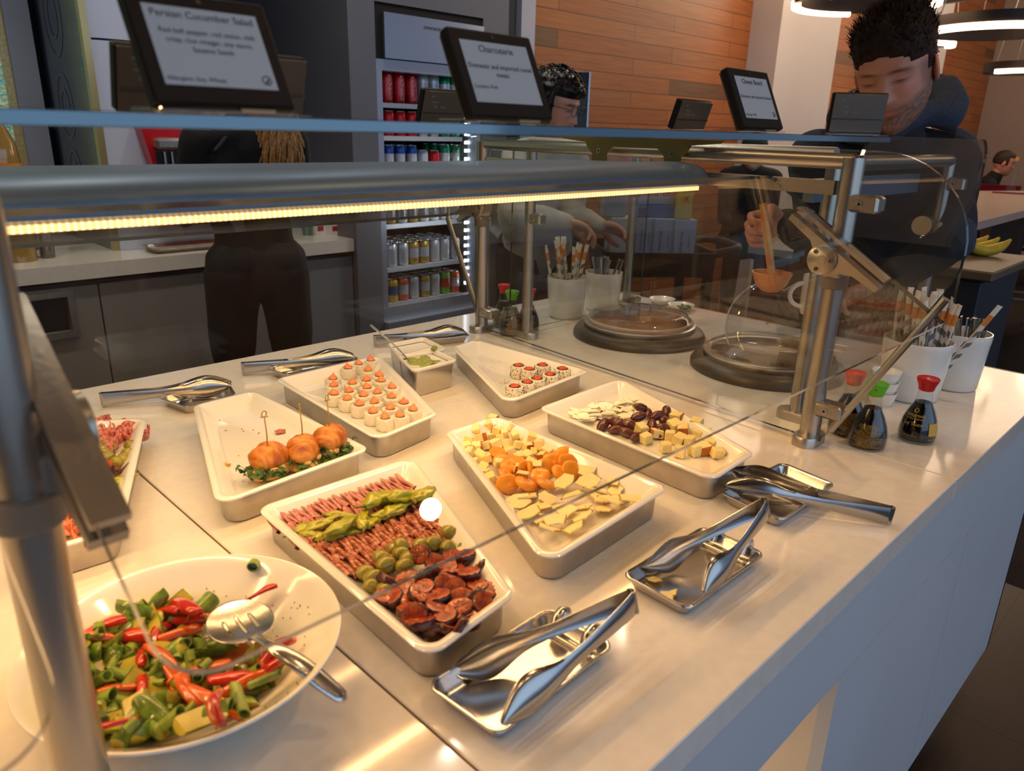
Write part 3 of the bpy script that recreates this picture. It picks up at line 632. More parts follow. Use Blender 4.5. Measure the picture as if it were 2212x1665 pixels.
def sandwich(v):
    t = thing('croissant_sandwich', 'golden croissant sandwich', 'sandwich')
    def sh(d):
        u = d.x*1.0+d.y*.35+.12*math.sin(d.y*3+v); r = 1+.20*abs(math.sin(u*4.6+v))**.7*max(0, d.z+.30)+.07*noise.noise(d*3+Vector((v*5, 0, 0)))-.16*d.x*d.x*(1 if d.x*(1 if v % 2 else -1) > 0 else 0)-.14
        return r
    g = G(); g.ball((0, 0, .026), (.036, .027, .025), 34, 18, f=lambda d: sh(d) if d.z > -.25 else sh(d)*(.55 if d.z < -.6 else .9)); g.build('bun_top', CRU, t, 180)
    g = G(); g.ball((.001, 0, .011), (.034, .026, .011), 26, 12, f=lambda d: 1+.10*noise.noise(d*4+Vector((v, 3, 0)))); g.build('bun_base', CRUM, t, 180)
    g = G()
    for k in range(9):
        a = -PI*.5+random.uniform(-1.3, 1.1); g.ball((.028*math.cos(a), .023*math.sin(a), .020), (.006, .005, .004), 8, 6, f=lambda d: 1+.4*noise.noise(d*3+Vector((k, v, 0))))
    g.build('filling', CHK, t, 180)
    g = G()
    for k in range(16):
        a = -PI*.5+random.uniform(-1.9, 1.2); leaf(g, (.024*math.cos(a), .019*math.sin(a), .019), random.uniform(.015, .026), a+random.uniform(-.7, .7), random.uniform(-.4, .4), k*1.7)
    o = g.build('arugula', ARU, t, 0); o['kind'] = 'stuff'
    g = G(); g.tube([(0, 0, .035), (.001, -.001, .066), (0, 0, .094)], .0010, 6)
    ring = [(.0042*math.cos(a), 0, .0985+.0045*math.sin(a)) for a in [k*2*PI/12-PI/2 for k in range(13)]]; g.tube(ring, .0009, 6); g.tube([(-.006, .001, .095), (.006, -.001, .0935)], .0008, 5)
    g.build('bamboo_pick', BAM, t, 180); return t
for v, (x, y, rz, lb) in enumerate(((580, 1003, .2, 'croissant sandwich with arugula spilling out, first from the empty end'), (655, 984, .9, 'croissant sandwich between the two others, torn flaky side showing'), (712, 962, .5, 'croissant sandwich nearest the tray corner, arugula below its golden top'))):
    t = sandwich(v); q = P(x, y, zz('cro')+.02); t.location = (q.x, q.y, CT+zz('cro')); t.rotation_euler = (0, 0, rz); t['label'] = lb; t['group'] = 'croissant sandwiches'
crumbs('croissant_crumbs', 'brown pastry crumbs on the bare floor of the croissant tray', 'crumbs', [(random.uniform(470, 640), random.uniform(890, 1060)) for _ in range(30)], mat('crumb_brown', (186, 128, 62), .8), .0016, 'cro')
o = blob(P(484, 1006, zz('cro')+.003), (.009, .006, .003), .5, CHK, 'bread_scrap', 'pale torn bread scrap on the croissant tray', 'scrap', 2)
o = blob(P(605, 932, zz('cro')+.003), (.008, .006, .003), .5, mat('onion_scrap', (206, 120, 100), .5, vary=.3, vscale=200), 'onion_scrap', 'pinkish onion scrap behind the croissant sandwiches', 'scrap', 8)
# --- folded cold cuts
def cutmat(name, c1, c2, rim, sc):
    m = mat(name, c1, .42, rgb2=c2, vscale=sc*2, coat=.15, bump=.12, bscale=200); return m
SAL = cutmat('salami', (172, 98, 88), (206, 146, 130), None, 150); SAL2 = cutmat('spiced_salami', (134, 46, 30), (226, 164, 132), None, 60)
FATM = mat('fat', (226, 190, 160), .4)
def fold(rad, wr, seed, rib=False):
    "a thin disc folded in two, fold line along y on top"
    n, k = 14, 12; vs = []; fs = []; th = .0011
    for side in (0, 1):
        for i in range(n+1):
            b = -1+2*i/n                                # position along the fold
            half = rad*1.15*math.sqrt(max(.0, 1-abs(b)**3.2))
            for j in range(k+1):
                a = -1+2*j/k; dz = abs(a)*half
                x = (1 if a > 0 else -1)*min(1, abs(a)*6)*(.0019+.0005*math.sin(b*5+seed)+.0022*abs(a)*wr)+.0011*math.sin(b*4+seed*2)
                x += (1 if side else 0)*(-th if a > 0 else th)*(1 if abs(a) > .02 else 0)
                vs.append(Vector((x, b*rad*1.12, rad*(1-.22*b*b)-dz-(th*1.5 if side and abs(a) < .12 else 0))))
    o = (n+1)*(k+1)
    for s_ in (0, 1):
        for i in range(n):
            for j in range(k):
                a = s_*o+i*(k+1)+j; q = (a, a+1, a+k+2, a+k+1); fs.append(q if s_ == 0 else q[::-1])
    g = G(); g.add(vs, fs)
    if rib:   # fat stripe along the fold
        pass
    return g
def cut_maker(key, rad, m, label, group, v):
    def f():
        o = fold(rad, random.uniform(.6, 1.5), v*2.1).build(key, m, None, 180); tag(o, label, 'cold cut', group); return o
    return f
def row(key, m, rad, a, b, n, label, group, lean, tz=.032, kinds=3, rzj=.10):
    A, B = P(*a, tz), P(*b, tz); d = (B-A).to_2d(); az = math.atan2(d.y, d.x)
    for i in range(n):
        u = i/(n-1); q = A.lerp(B, u); v = i % kinds
        first_or_dup((key, m.name, v), cut_maker(key, rad, m, label, group, v), (q.x+jit(.0012), q.y+jit(.002), CT+zz('sal')-.002+jit(.0015)), (jit(.07), lean+jit(.07), az+jit(rzj)), 1+jit(.05))
row('salami_slice', SAL, .0245, (605, 1118), (888, 1035), 32, 'pale pink salami slice folded in half in the back rows', 'pale salami slices in the back rows', -.85)
row('salami_slice', SAL, .0230, (650, 1152), (925, 1068), 30, 'pale pink salami slice folded in half in the back rows', 'pale salami slices in the back rows', -.85)
row('salami_slice', SAL2, .0225, (708, 1188), (958, 1112), 26, 'dark red spiced salami slice folded in half before the peppers', 'spiced salami slices in the front rows', -.80)
row('salami_slice', SAL2, .0230, (745, 1220), (985, 1142), 24, 'dark red spiced salami slice folded in half before the peppers', 'spiced salami slices in the front rows', -.80)
# --- pepperoncini
PEP = mat('pepperoncini', (178, 176, 34), .26, coat=.5, vary=.3, vscale=50, bump=.6, bscale=60)
def pepper(v):
    n, k = 24, 20; rings = []
    for i in range(n+1):
        s = i/n; r = .0098*(math.sin(PI*min(1, s*.93+.05))**.6)*(1-.35*s); c = Vector((.052*(s-.5), .006*math.sin(s*3+v), .001*math.sin(s*7+v)))
        rings.append([c+Vector((0, math.cos(2*PI*j/k)*r*1.15, math.sin(2*PI*j/k)*r*.75))*(1+.55*noise.noise(Vector((s*5, math.cos(2*PI*j/k)*1.8+v*4, math.sin(2*PI*j/k)*1.8)))) for j in range(k)])
    t = thing('pepperoncini', 'yellow-green pickled pepper between the two salami bands', 'pepper', group='pickled peppers between the salami bands')
    G().loft(rings).build('pepper_body', PEP, t, 180)
    if v != 1: G().tube([(-.026, .006*math.sin(v), 0), (-.033, -.002, .002), (-.041, -.003, .004)], [.002, .0012, .001], 7).build('stem', mat('pepper_stem', (128, 128, 52), .6), t, 180)
    return t
for i, (x, y, rz, s_, dz) in enumerate([(672,1142,.3,.85,0),(700,1130,.5,.9,.006),(737,1134,.9,1.0,.010),(680,1160,-.4,.7,0),(708,1162,.2,.7,0),(735,1112,.1,.7,.004),(790,1120,1.2,.85,.008),(780,1140,.4,.7,0),(838,1108,.3,.8,.004),(862,1100,.6,.9,.006),(885,1072,.5,1.1,.012),(915,1065,.9,.95,.012),(835,1078,.42,1.25,.012),(925,1082,1.3,.8,.002),(755,1150,.1,.6,0),(812,1128,.8,.7,.002)]):
    v = i % 3; q = P(x, y, zz('sal')+.012+dz)
    first_or_dup(('pep', v), lambda: pepper(v), (q.x, q.y, CT+zz('sal')+.012+dz), (jit(.3), jit(.15), rz-.45+jit(.2)), s_*1.08)
# --- olives
OLV = mat('olive', (152, 140, 42), .28, coat=.6, vary=.25, vscale=50)
def olive(v, lab, grp):
    t = thing('olive', lab, 'olive', group=grp)
    G().ball((0, 0, 0), (.0115, .0088, .0088), 18, 12, f=lambda d: 1+.05*noise.noise(d*2+Vector((v*3, 0, 0)))).build('flesh', OLV, t, 180)
    G().lathe([(.0028, 0), (.0028, .0006), (.0018, .0004)], (0, 0, 0), 12, M=Matrix.Translation((.0110, 0, 0)) @ Matrix.Rotation(PI/2, 4, 'Y')).build('pit_hole', mat('olive_pit', (70, 50, 20), .6), t, 180)
    return t
for i, (x, y, dz) in enumerate([(971,1150,.006),(936,1172,.003),(967,1181,.002),(1007,1185,0),(867,1177,.008),(907,1178,.003),(824,1206,.004),(866,1195,.006),(833,1219,.004),(874,1222,.002),(789,1236,.002),(806,1247,.004),(805,1267,0),(835,1275,0),(880,1208,.003),(850,1186,.002)]):
    q = P(x, y, zz('sal')+.010+dz)
    first_or_dup(('ol', i % 2), lambda: olive(i % 2, 'green olive in the band beside the chorizo', 'green olives beside the chorizo'), q, (jit(.5), jit(.5), random.uniform(0, 6)), random.uniform(.92, 1.1))
# --- chorizo
CHO = mat('chorizo', (124, 42, 20), .35, coat=.35, rgb2=(172, 74, 26), vscale=160, bump=.7, bscale=160)
CHS = mat('chorizo_skin', (76, 26, 18), .35, coat=.3, bump=.5, bscale=80, vary=.3, vscale=60)
def chor(v):
    n = 20; R = [.0125*(1+.06*math.sin(k*2*PI/n*2+v)+.05*noise.noise(Vector((k*.9, v*7, 0)))) for k in range(n)]
    t = thing('chorizo_slice', 'thick dark red chorizo slice heaped at the tray corner', 'chorizo', group='chorizo slices heaped at the tray corner')
    def ring(z, s_): return [Vector((R[k]*s_*math.cos(2*PI*k/n), R[k]*s_*.88*math.sin(2*PI*k/n), z+.0006*math.sin(k*3+v))) for k in range(n)]
    G().loft([ring(-.0036, .93), ring(-.003, 1), ring(.003, 1), ring(.0036, .93)], cap=(0, 0)).build('casing', CHS, t, 60)
    g = G(); g.loft([ring(.0034, .95), ring(.0039, .8), ring(.0036, .4), ring(.0038, .05)], cap=(0, 1)); g.loft([ring(-.0034, .95), ring(-.0039, .8), ring(-.0036, .4), ring(-.0038, .05)][::-1], cap=(1, 0)); g.build('cut_face', CHO, t, 180); return t
random.seed(11)
for i, (x, y) in enumerate([(1330,860),(1450,930),(1570,900),(1685,870),(1530,975),(1230,1065),(1390,1015),(1540,1050),(1590,985),(1715,1010),(1800,970),(1090,1070),(1365,1125),(1120,1200),(1255,1245),(1465,1195),(1660,1210),(1780,1110),(1810,1240),(1850,1150),(1380,1340),(1530,1345),(1590,1370),(1670,1330),(1290,1340),(1060,1200),(1200,1150),(1450,1280),(1600,1130),(1740,1290),(1640,1280),(1560,1430),(1500,1120),(1330,1180),(1450,1440),(1560,1400),(1640,1430),(1710,1370),(1750,1200),(1250,1290),(1490,1390),(1400,1430),(1330,1400)]):
    lay = 1 if i % 3 == 0 else 0
    q = P(540+x*.2762, 960+y*.2762, zz('sal')+.014+.006*lay); tl = random.choice((.25, .4, .7, 1.1))
    first_or_dup(('cho', i % 4), lambda: chor(i % 4), q, (tl*random.choice((-.4, 1)), random.uniform(-.6, .4)*tl, random.uniform(0, 6)), random.uniform(1.04, 1.26))
# --- cheese tray
CHE = mat('pale_cheese', (244, 222, 152), .5, vary=.06, vscale=60, sss=.1, bump=.15, bscale=150); RIND = mat('cheese_rind', (186, 104, 50), .5, vary=.2, vscale=80)
def cube(v, m, rm, key, lab, grp, s=.0145):
    t = thing(key, lab, 'cheese', group=grp); a = s*random.uniform(.8, 1.1); b = s*random.uniform(.8, 1.15); c = s*random.uniform(.75, 1)
    g = G(); g.bbox((0, 0, 0), (a, b, c), b=.0012)
    g.v = [tuple(Vector(q)*(1+.05*noise.noise(Vector(q)*300+Vector((v, 0, 0))))+Vector((q[2]*.15*math.sin(v), q[2]*.12*math.cos(v), 0))) for q in g.v]
    g.build('curd', m, t, 30)
    if v % 3 == 0: G().bbox((a/2+.0004, 0, 0), (.0014, b*.96, c*.95), b=.0004).build('rind', rm, t, 30)
    return t
random.seed(5)
GZ = 'cheese cubes heaped at the far end of the apricot tray'
cubes = [(1000,935),(1012,950),(1028,928),(1040,945),(1055,918),(1062,940),(1075,930),(1085,948),(1100,920),(1112,940),(1095,958),(1070,960),(1050,962),(1030,965),(1015,975),(1035,985),(1055,990),(1080,975),(1100,978),(1118,960),(1130,950),(1140,965),(1150,945),(1155,975),(1165,960),(1140,985),(1120,990),(1170,985),(1005,965),(1022,1000),(1042,1010),(1048,1024),(1060,1035),(1145,1000),(1160,1008),(1120,1012),(1100,1000),(1078,1000),(1130,1030),(1108,925),(1090,935),(1125,935),(1065,905),(1180,975)]
for i, (x, y) in enumerate(cubes):
    lay = .009*(random.random() < .45); q = P(x, y, zz('che')+.008+lay); v = i % 7
    first_or_dup(('cub', v), lambda: cube(v, CHE, RIND, 'cheese_cube', 'pale yellow cheese cube heaped behind the apricots', GZ), q, (jit(.4)+(.5 if v == 2 else 0), jit(.4), random.uniform(0, 6)), random.uniform(.9, 1.2))
APR = mat('apricot', (232, 150, 26), .38, coat=.3, sss=.25, bump=.35, bscale=90, vary=.12, vscale=30)
def apricot(v):
    g = G(); g.ball((0, 0, 0), (.0185, .0155, .0052), 24, 12, f=lambda d: 1+.08*noise.noise(d*1.8+Vector((v*3, 0, 0)))-.35*math.exp(-((d.x*d.x+d.y*d.y)/.12))*(1 if d.z > 0 else 0)); o = g.build('dried_apricot', APR, None, 180)
    return tag(o, 'plump orange dried apricot between the cheese cubes and slices', 'apricot', 'dried apricots across the cheese tray')
for i, (x, y, rx) in enumerate([(430,505,.3),(455,540,.4),(490,575,.5),(475,640,.7),(480,690,.9),(605,690,.3),(735,690,.35),(600,600,1.1),(640,605,1.2),(725,585,.8),(775,540,.6),(770,480,.3),(870,505,.7),(880,550,.9),(830,620,.5),(905,600,.8),(420,480,.2),(545,545,.2),(690,640,.4)]):
    q = P(940+x*.3255, 820+y*.3255, zz('che')+.014)
    first_or_dup(('apr', i % 3), lambda: apricot(i % 3), q, (rx, jit(.4), random.uniform(-.8, .8)), random.uniform(.92, 1.08))
SLC = mat('cheese_slice', (242, 222, 158), .5, vary=.07, vscale=40, sss=.1); SLR = mat('slice_rind', (176, 140, 66), .6)
def slicec(v, m, rm, key, lab, grp, L=.034, th=.0022, rind=True):
    random.seed(v+40); pts = [(-L*.5, -L*.32), (L*.1, -L*.42), (L*.5, -L*.25), (L*.42, L*.05), (L*.46, L*.28), (0, L*.4), (-L*.46, L*.2)] if v % 2 else [(-L*.5, -L*.2), (L*.5, -L*.36), (L*.44, L*.34), (L*.1, L*.3), (-L*.2, L*.28)]
    pts2 = []
    for i in range(len(pts)):
        a, b = Vector(pts[i]), Vector(pts[(i+1) % len(pts)])
        for k in range(4): pts2.append(tuple(a.lerp(b, k/4)+Vector((jit(.0009), jit(.0009)))))
    t = thing(key, lab, 'cheese', group=grp); G().prism(pts2, 0, th).build('paste', m, t, 0)
    if rind: a, b = Vector((*pts[0], 0)), Vector((*pts[-1], 0)); G().tube([a+Vector((0, 0, th/2)), b+Vector((0, 0, th/2))], th*.62, 6).build('rind', rm, t, 60)
    return t
for i, (x, y) in enumerate([(1030,545),(1070,600),(1000,620),(1250,670),(1180,680),(860,680),(620,770),(740,790),(900,770),(560,810),(1060,730),(1170,800),(690,930),(980,850),(760,990),(1280,690),(930,980),(1300,790),(1200,730),(960,900),(850,860),(1120,860),(700,850),(1020,680),(1240,790),(620,890),(800,930),(1100,780)]):
    q = P(940+x*.3255, 820+y*.3255, zz('che')+.006+.004*(i % 3)); v = i % 4
    first_or_dup(('slc', v), lambda: slicec(v, SLC, SLR, 'cheese_slice', 'pale hard-cheese slice with broken edge before the apricots', 'hard-cheese slices before the apricots'), q, (jit(.35), jit(.3), random.Random(i*7).uniform(0, 6)), random.Random(i).uniform(.85, 1.15))
# --- fruit and white cheese tray
random.seed(21)
WCH = mat('white_cheese', (250, 242, 218), .55, vary=.05, vscale=60); PUR = mat('purple_rind', (104, 52, 58), .5)
for i in range(64):
    x, y = random.uniform(900, 1390), random.uniform(105, 270)
    if y < 210-(x-900)*.25 or y > 300-(x-900)*.09 or (x > 1290 and y > 150): x, y = random.uniform(980, 1280), random.uniform(150, 250)
    q = P(940+x*.3255, 820+y*.3255, zz('fru')+.003+.003*(i % 4)); v = i % 3
    first_or_dup(('wch', v), lambda: slicec(v, WCH, PUR, 'cheese_shaving', 'thin white cheese shaving strewn beside the dates', 'white cheese shavings beside the dates', .026, .0016, v == 1), q, (jit(.25), jit(.25), random.Random(i).uniform(0, 6)), random.Random(i).uniform(.7, 1.15))
DAT = mat('date', (92, 36, 26), .3, coat=.5, bump=.9, bscale=70, vary=.35, vscale=60)
def date(v):
    g = G(); g.ball((0, 0, 0), (.0165, .0092, .0088), 22, 14, f=lambda d: 1+.10*noise.noise(Vector((d.x*1.2, d.y*4, d.z*4))+Vector((v*3, 0, 0)))); o = g.build('date_fruit', DAT, None, 180)
    return tag(o, 'wrinkled dark brown date piled beside the herbed cheese', 'date', 'dates piled in the middle of the tray')
for i, (x, y, dz) in enumerate([(1365,185,.012),(1350,248,.010),(1470,240,.012),(1535,210,.010),(1515,268,.006),(1200,285,.004),(1115,300,0),(1195,330,0),(1285,300,.004),(1270,350,0),(1440,300,.004),(1520,325,.002),(1335,380,0),(1410,220,.002),(1400,330,0),(1490,350,0)]):
    q = P(940+x*.3255, 820+y*.3255, zz('fru')+.009+dz); first_or_dup(('dat', i % 2), lambda: date(i % 2), q, (jit(.5), jit(.5), random.uniform(0, 6)), random.uniform(.85, 1.05))
HCH = mat('herb_cheese', (240, 220, 150), .55, vary=.10, vscale=90, bump=.3, bscale=120); HRD = mat('baked_rind', (196, 116, 40), .5, bump=.5, bscale=150, vary=.3, vscale=60)
for i, (x, y, dz) in enumerate([(1600,250,.008),(1370,330,.004),(1400,390,.0),(1470,355,.0),(1590,310,.006),(1650,330,.006),(1735,290,.008),(1745,370,.0),(1785,350,.0),(1620,395,.0),(1530,445,0),(1625,475,0),(1720,465,0),(1785,455,0),(1825,420,0),(1875,485,0),(1560,370,.0),(1690,410,0)]):
    q = P(940+x*.3255, 820+y*.3255, zz('fru')+.0095+dz); v = i % 5
    first_or_dup(('hch', v), lambda: cube(v if v else 3, HCH, HRD, 'herbed_cheese_cube', 'herbed cheese cube with browned rind beside the dates', 'herbed cheese cubes beside the dates', .020), q, (jit(.2), jit(.2), random.uniform(0, 6)), random.uniform(.85, 1.08))
# --- tray behind the near post
def rosette(v):
    g = G(); n = 60; rings = []
    for i in range(n+1):
        u = i/n*9.5; r = .004+.0020*u+.0022*math.sin(u*5+v); c = Vector((r*math.cos(u), r*math.sin(u), 0)); o = Vector((math.cos(u), math.sin(u), 0))
        rings.append([c-o*.0006, c+o*.0006, c+o*.0030+Vector((0, 0, .019+.003*math.sin(u*3))), c+o*.0018+Vector((0, 0, .019+.003*math.sin(u*3)))])
    g.loft(rings); o = g.build('salami_rosette', cutmat('red_salami', (166, 56, 54), (214, 140, 126), None, 120), None, 180)
    return tag(o, 'ruffled red salami rosette on the tray behind the near post', 'cold cut', 'salami rosettes behind the near post')
for i, (x, y) in enumerate([(212,932),(240,945),(262,924),(283,930),(205,915),(222,962)]):
    q = P(x, y, zz('lef')+.012); q.z = CT+zz('lef'); first_or_dup(('ros', i % 2), lambda: rosette(i % 2), q, (jit(.2), jit(.2), i), 1.05)
for i, (x, y) in enumerate([(235,962),(281,962),(222,975),(232,988),(275,980),(265,992),(252,998),(216,990)]):
    q = P(x, y, zz('lef')+.012); first_or_dup(('ol2', 0), lambda: olive(5, 'green olive on the tray behind the near post', 'green olives behind the near post'), q, (jit(.5), jit(.5), random.uniform(0, 6)), 1.05)
for i, (x, y) in enumerate([(235,1008),(255,1015),(225,1020),(272,1012)]):
    q = P(x, y, zz('lef')+.012); o = dup(FOODS[('cho', 1)], q, (.6, .5, i*1.1), 'dark chorizo slice on the tray behind the near post', 1.0); o['group'] = 'chorizo slices behind the near post'
for i, (x, y) in enumerate([(262,1038),(245,1048)]):
    q = P(x, y, zz('lef')+.012); o = dup(FOODS[('pep', 1)], q, (0, 0, .4+i), 'yellow-green pickled pepper on the tray behind the near post', 1.0); o['group'] = 'pickled peppers behind the near post'
def bacon(v):
    g = G(); n = 30; rings = []
    for i in range(n+1):
        u = i/n*6.5; r = .003+.0014*u; c = Vector((r*math.cos(u)+.006*math.sin(u*.7+v), r*math.sin(u), .003*math.sin(u*3+v))); o = Vector((math.cos(u), math.sin(u), 0))
        rings.append([c-o*.0006, c+o*.0006, c+o*.001+Vector((0, 0, .010)), c-o*.0003+Vector((0, 0, .010))])
    g.loft(rings); o = g.build('bacon_curl', mat('bacon', (190, 70, 40), .35, rgb2=(222, 152, 96), vscale=90, coat=.3), None, 180)
    return tag(o, 'curled red bacon strip heaped behind the near post', 'cold cut', 'curled bacon strips behind the near post')
for i in range(26):
    x, y = random.uniform(118, 215), random.uniform(1085, 1165)
    q = P(x, y, zz('lef')+.006+random.random()*.010); first_or_dup(('bac', i % 3), lambda: bacon(i % 3), q, (jit(.9), jit(.9), random.uniform(0, 6)), random.uniform(.9, 1.3))
# --- scraps on the drip pans
for i, (x, y) in enumerate([(1400,1235),(1412,1252),(1450,1282),(1440,1290)]):
    q = P(x, y, .004); o = dup(FOODS[('slc', i % 4)], q, (.1, .2, i*1.3), 'crumbled pale cheese scrap in the drip pan under open tongs', .55); o['group'] = 'cheese scraps in a drip pan'

# ================================================================== SALAD BOWL
bw = thing('salad_bowl', 'wide white bowl of cucumber and pepper salad near the counter front', 'bowl', (.2, .613, CT))
prof = [(.001, .004), (.045, .004), (.05, 0), (.056, 0), (.075, .010), (.105, .030), (.130, .052), (.1385, .0605), (.1395, .062), (.1390, .0635), (.1365, .0630), (.128, .0555), (.103, .034), (.073, .014), (.05, .0085), (.001, .008)]
n = 96
G().loft([[Vector((r*1.0*math.cos(2*PI*k/n), r*math.sin(2*PI*k/n), z)) for k in range(n)] for r, z in prof], cap=(1, 1)).build('bowl_shell', PORC, bw, 60)
def bowlz(x, y):
    r = math.hypot(x-.2, y-.613); P_ = [(0, .008), (.05, .0085), (.073, .014), (.103, .034), (.128, .0555), (.14, .064)]
    for (a, za), (b, zb) in zip(P_, P_[1:]):
        if r <= b: return za+(zb-za)*(r-a)/(b-a)
    return .064
CUC = mat('cucumber_flesh', (206, 192, 66), .3, coat=.5, sss=.15, vary=.2, vscale=60); CSK = mat('cucumber_skin', (124, 154, 50), .3, coat=.4, vary=.5, vscale=120)
RPE = mat('red_pepper', (196, 34, 14), .22, coat=.6, vary=.2, vscale=40); OPE = mat('orange_pepper', (218, 92, 16), .22, coat=.6, vary=.2, vscale=40); SCA = mat('scallion', (140, 162, 58), .35, vary=.55, vscale=60)
def cuc(v):
    t = thing('cucumber_chunk', 'green-skinned cucumber chunk in the salad bowl', 'cucumber', group='cucumber chunks in the salad bowl')
    L = .034+.010*math.sin(v*2.3); r = .010; g = G(); s = G(); n = 9; A = []; B = []
    for k in range(n): a = PI*k/(n-1); A.append((r*math.cos(a), r*.95*math.sin(a)))
    sh = .010*math.cos(v*1.7)
    def R(x, k, inner): 
        sc = (.90 if inner else 1)*k; return [Vector((x+b*sh/r, a*sc, b*sc-.004)) for a, b in A]
    prof = [(-L/2, .9), (-L/2+.002, 1), (0, 1.04), (L/2-.002, 1), (L/2, .9)]
    s.loft([R(x, k, 0)+R(x, k, 1)[::-1] for x, k in prof]); s.build('skin', CSK, t, 50)
    g.loft([R(x*1.002, k*.985, 0) for x, k in prof]); g.build('flesh', CUC, t, 50); return t
def strip(v, m, lab, grp):
    L = .055+.012*math.sin(v*2.9); n = 14; rings = []
    for i in range(n+1):
        u = i/n-.5; cx, cy, cz = L*u, .009*(1-4*u*u)*math.cos(v*2), .004*math.sin(u*4+v); wd = .0062*(1-(2*abs(u))**6*.55); th = .0022
        tw = .5*math.sin(u*3+v*2)
        rings.append([Vector((cx, cy+wd*a*math.cos(tw)-th*b*math.sin(tw), cz+wd*a*math.sin(tw)+th*b*math.cos(tw)-.0015*a*a)) for a, b in ((-1, 0), (-.8, -1), (0, -1), (.8, -1), (1, 0), (.8, 1), (0, 1), (-.8, 1))])
    o = G().loft(rings).build('pepper_strip', m, None, 180); return tag(o, lab, 'pepper', grp)
def scal(v):
    g = G(); r = .0042+.0012*(v % 2); L = .010+.008*(v % 3); n = 14
    def R(x, rr): return [Vector((x+.5*rr*math.cos(2*PI*k/n)*(.7 if v else 0), rr*math.cos(2*PI*k/n), rr*.8*math.sin(2*PI*k/n))) for k in range(n)]
    g.loft([R(-L/2, r), R(L/2, r), R(L/2, r*.78), R(-L/2, r*.78), R(-L/2, r)], cap=(0, 0)); o = g.build('scallion_piece', SCA, None, 50)
    return tag(o, 'hollow bright green scallion piece in the salad bowl', 'scallion', 'scallion pieces in the salad bowl')
random.seed(3)
def inpoly(x, y, poly):
    c = False; j = len(poly)-1
    for i in range(len(poly)):
        if (poly[i][1] > y) != (poly[j][1] > y) and x < (poly[j][0]-poly[i][0])*(y-poly[i][1])/(poly[j][1]-poly[i][1])+poly[i][0]: c = not c
        j = i
    return c
heap = [(95,1400),(150,1340),(230,1310),(330,1285),(400,1300),(450,1330),(470,1400),(600,1400),(600,1440),(560,1495),(480,1550),(330,1582),(215,1572),(140,1530)]
def topz(x, y): return .006+.014*(1 if inpoly(x, y, [(150,1380),(300,1330),(420,1400),(480,1500),(300,1570),(180,1530)]) else .4)
def put(key, mk, x, y, dz, rot, sc):
    q = P(x, y, .035+dz); zb = bowlz(q.x, q.y); q = P(x, y, zb+.006+dz)
    zb = bowlz(q.x, q.y); first_or_dup(key, mk, (q.x, q.y, CT+zb+.006+dz), rot, sc)
k = 0
while k < 100:
    x, y = random.uniform(90, 600), random.uniform(1285, 1605)
    if not inpoly(x, y, heap): continue
    put(('cuc', k % 5), lambda: cuc(k % 5), x, y, topz(x, y)*random.random(), (random.uniform(0, 6), jit(.5), random.uniform(0, 6)), random.uniform(.75, 1.05)); k += 1
for i, (x, y, rz, s_) in enumerate([(190,1330,.6,1.1),(400,1325,-.7,1.25),(355,1375,-1.4,1.1),(250,1405,.3,1.2),(425,1340,.3,.9),(545,1440,.5,1.2),(575,1425,.9,1.1),(318,1405,-1.3,.9),(480,1555,-1,.7),(560,1290,.5,.7),(520,1455,.2,1),(240,1570,.4,.8),(340,1340,-.2,.9),(300,1480,2,.8)]):
    put(('rp', i % 3), lambda: strip(i % 3, RPE, 'glossy red pepper strip in the salad bowl', 'red pepper strips in the salad bowl'), x, y, .018, (jit(.4), jit(.3), rz-.8), s_)
for i, (x, y, rz, s_) in enumerate([(375,1370,.8,1),(415,1480,-.9,1.25),(345,1450,-.8,1.1),(462,1498,-.4,1.1),(478,1540,-1.2,.9),(430,1450,.4,.9),(190,1370,.2,.8),(600,1385,.5,.7),(250,1490,.9,.7),(525,1460,.8,.8)]):
    put(('op', i % 3), lambda: strip(i % 3+1, OPE, 'orange pepper strip in the salad bowl', 'orange pepper strips in the salad bowl'), x, y, .020, (jit(.4), jit(.3), rz-.8), s_)
for i in range(60):
    while 1:
        x, y = random.uniform(120, 590), random.uniform(1320, 1590)
        if inpoly(x, y, heap): break
    put(('sc', i % 4), lambda: scal(i % 4), x, y, .012+.012*random.random(), (jit(.8), jit(.9), random.uniform(0, 6)), random.uniform(.9, 1.3))
q = P(550, 1235, .05); first_or_dup(('sc', 1), None, (q.x, q.y, CT+bowlz(q.x, q.y)+.004), (.2, .3, 1), 1.2)
g = G()
for i in range(160):
    x, y = random.uniform(150, 680), random.uniform(1220, 1580); q = P(x, y, .04)
    if math.hypot(q.x-.2, q.y-.613) > .128: continue
    q = P(x, y, bowlz(q.x, q.y)+(.03 if inpoly(x, y, heap) else .001)); zb = bowlz(q.x, q.y)
    g.ball((q.x, q.y, CT+zb+(.028 if inpoly(x, y, heap) else .001)), (.0008, .0007, .0005), 5, 4)
o = g.build('sesame_seeds', SES, None, 180); tag(o, 'black and brown seeds sprinkled over the salad and bowl', 'seeds'); o['kind'] = 'stuff'
g = G(); g.lathe([(.001, 0), (.035, 0), (.04, -.001)], n=24); o = g.build('dressing', mat('dressing', (166, 92, 26), .06, coat=1., vary=.3, vscale=20), None, 180); q = P(440, 1385, .014); o.location = (.225, .625, CT+.0155); tag(o, 'pool of orange dressing under the slotted spoon', 'dressing'); o['kind'] = 'stuff'
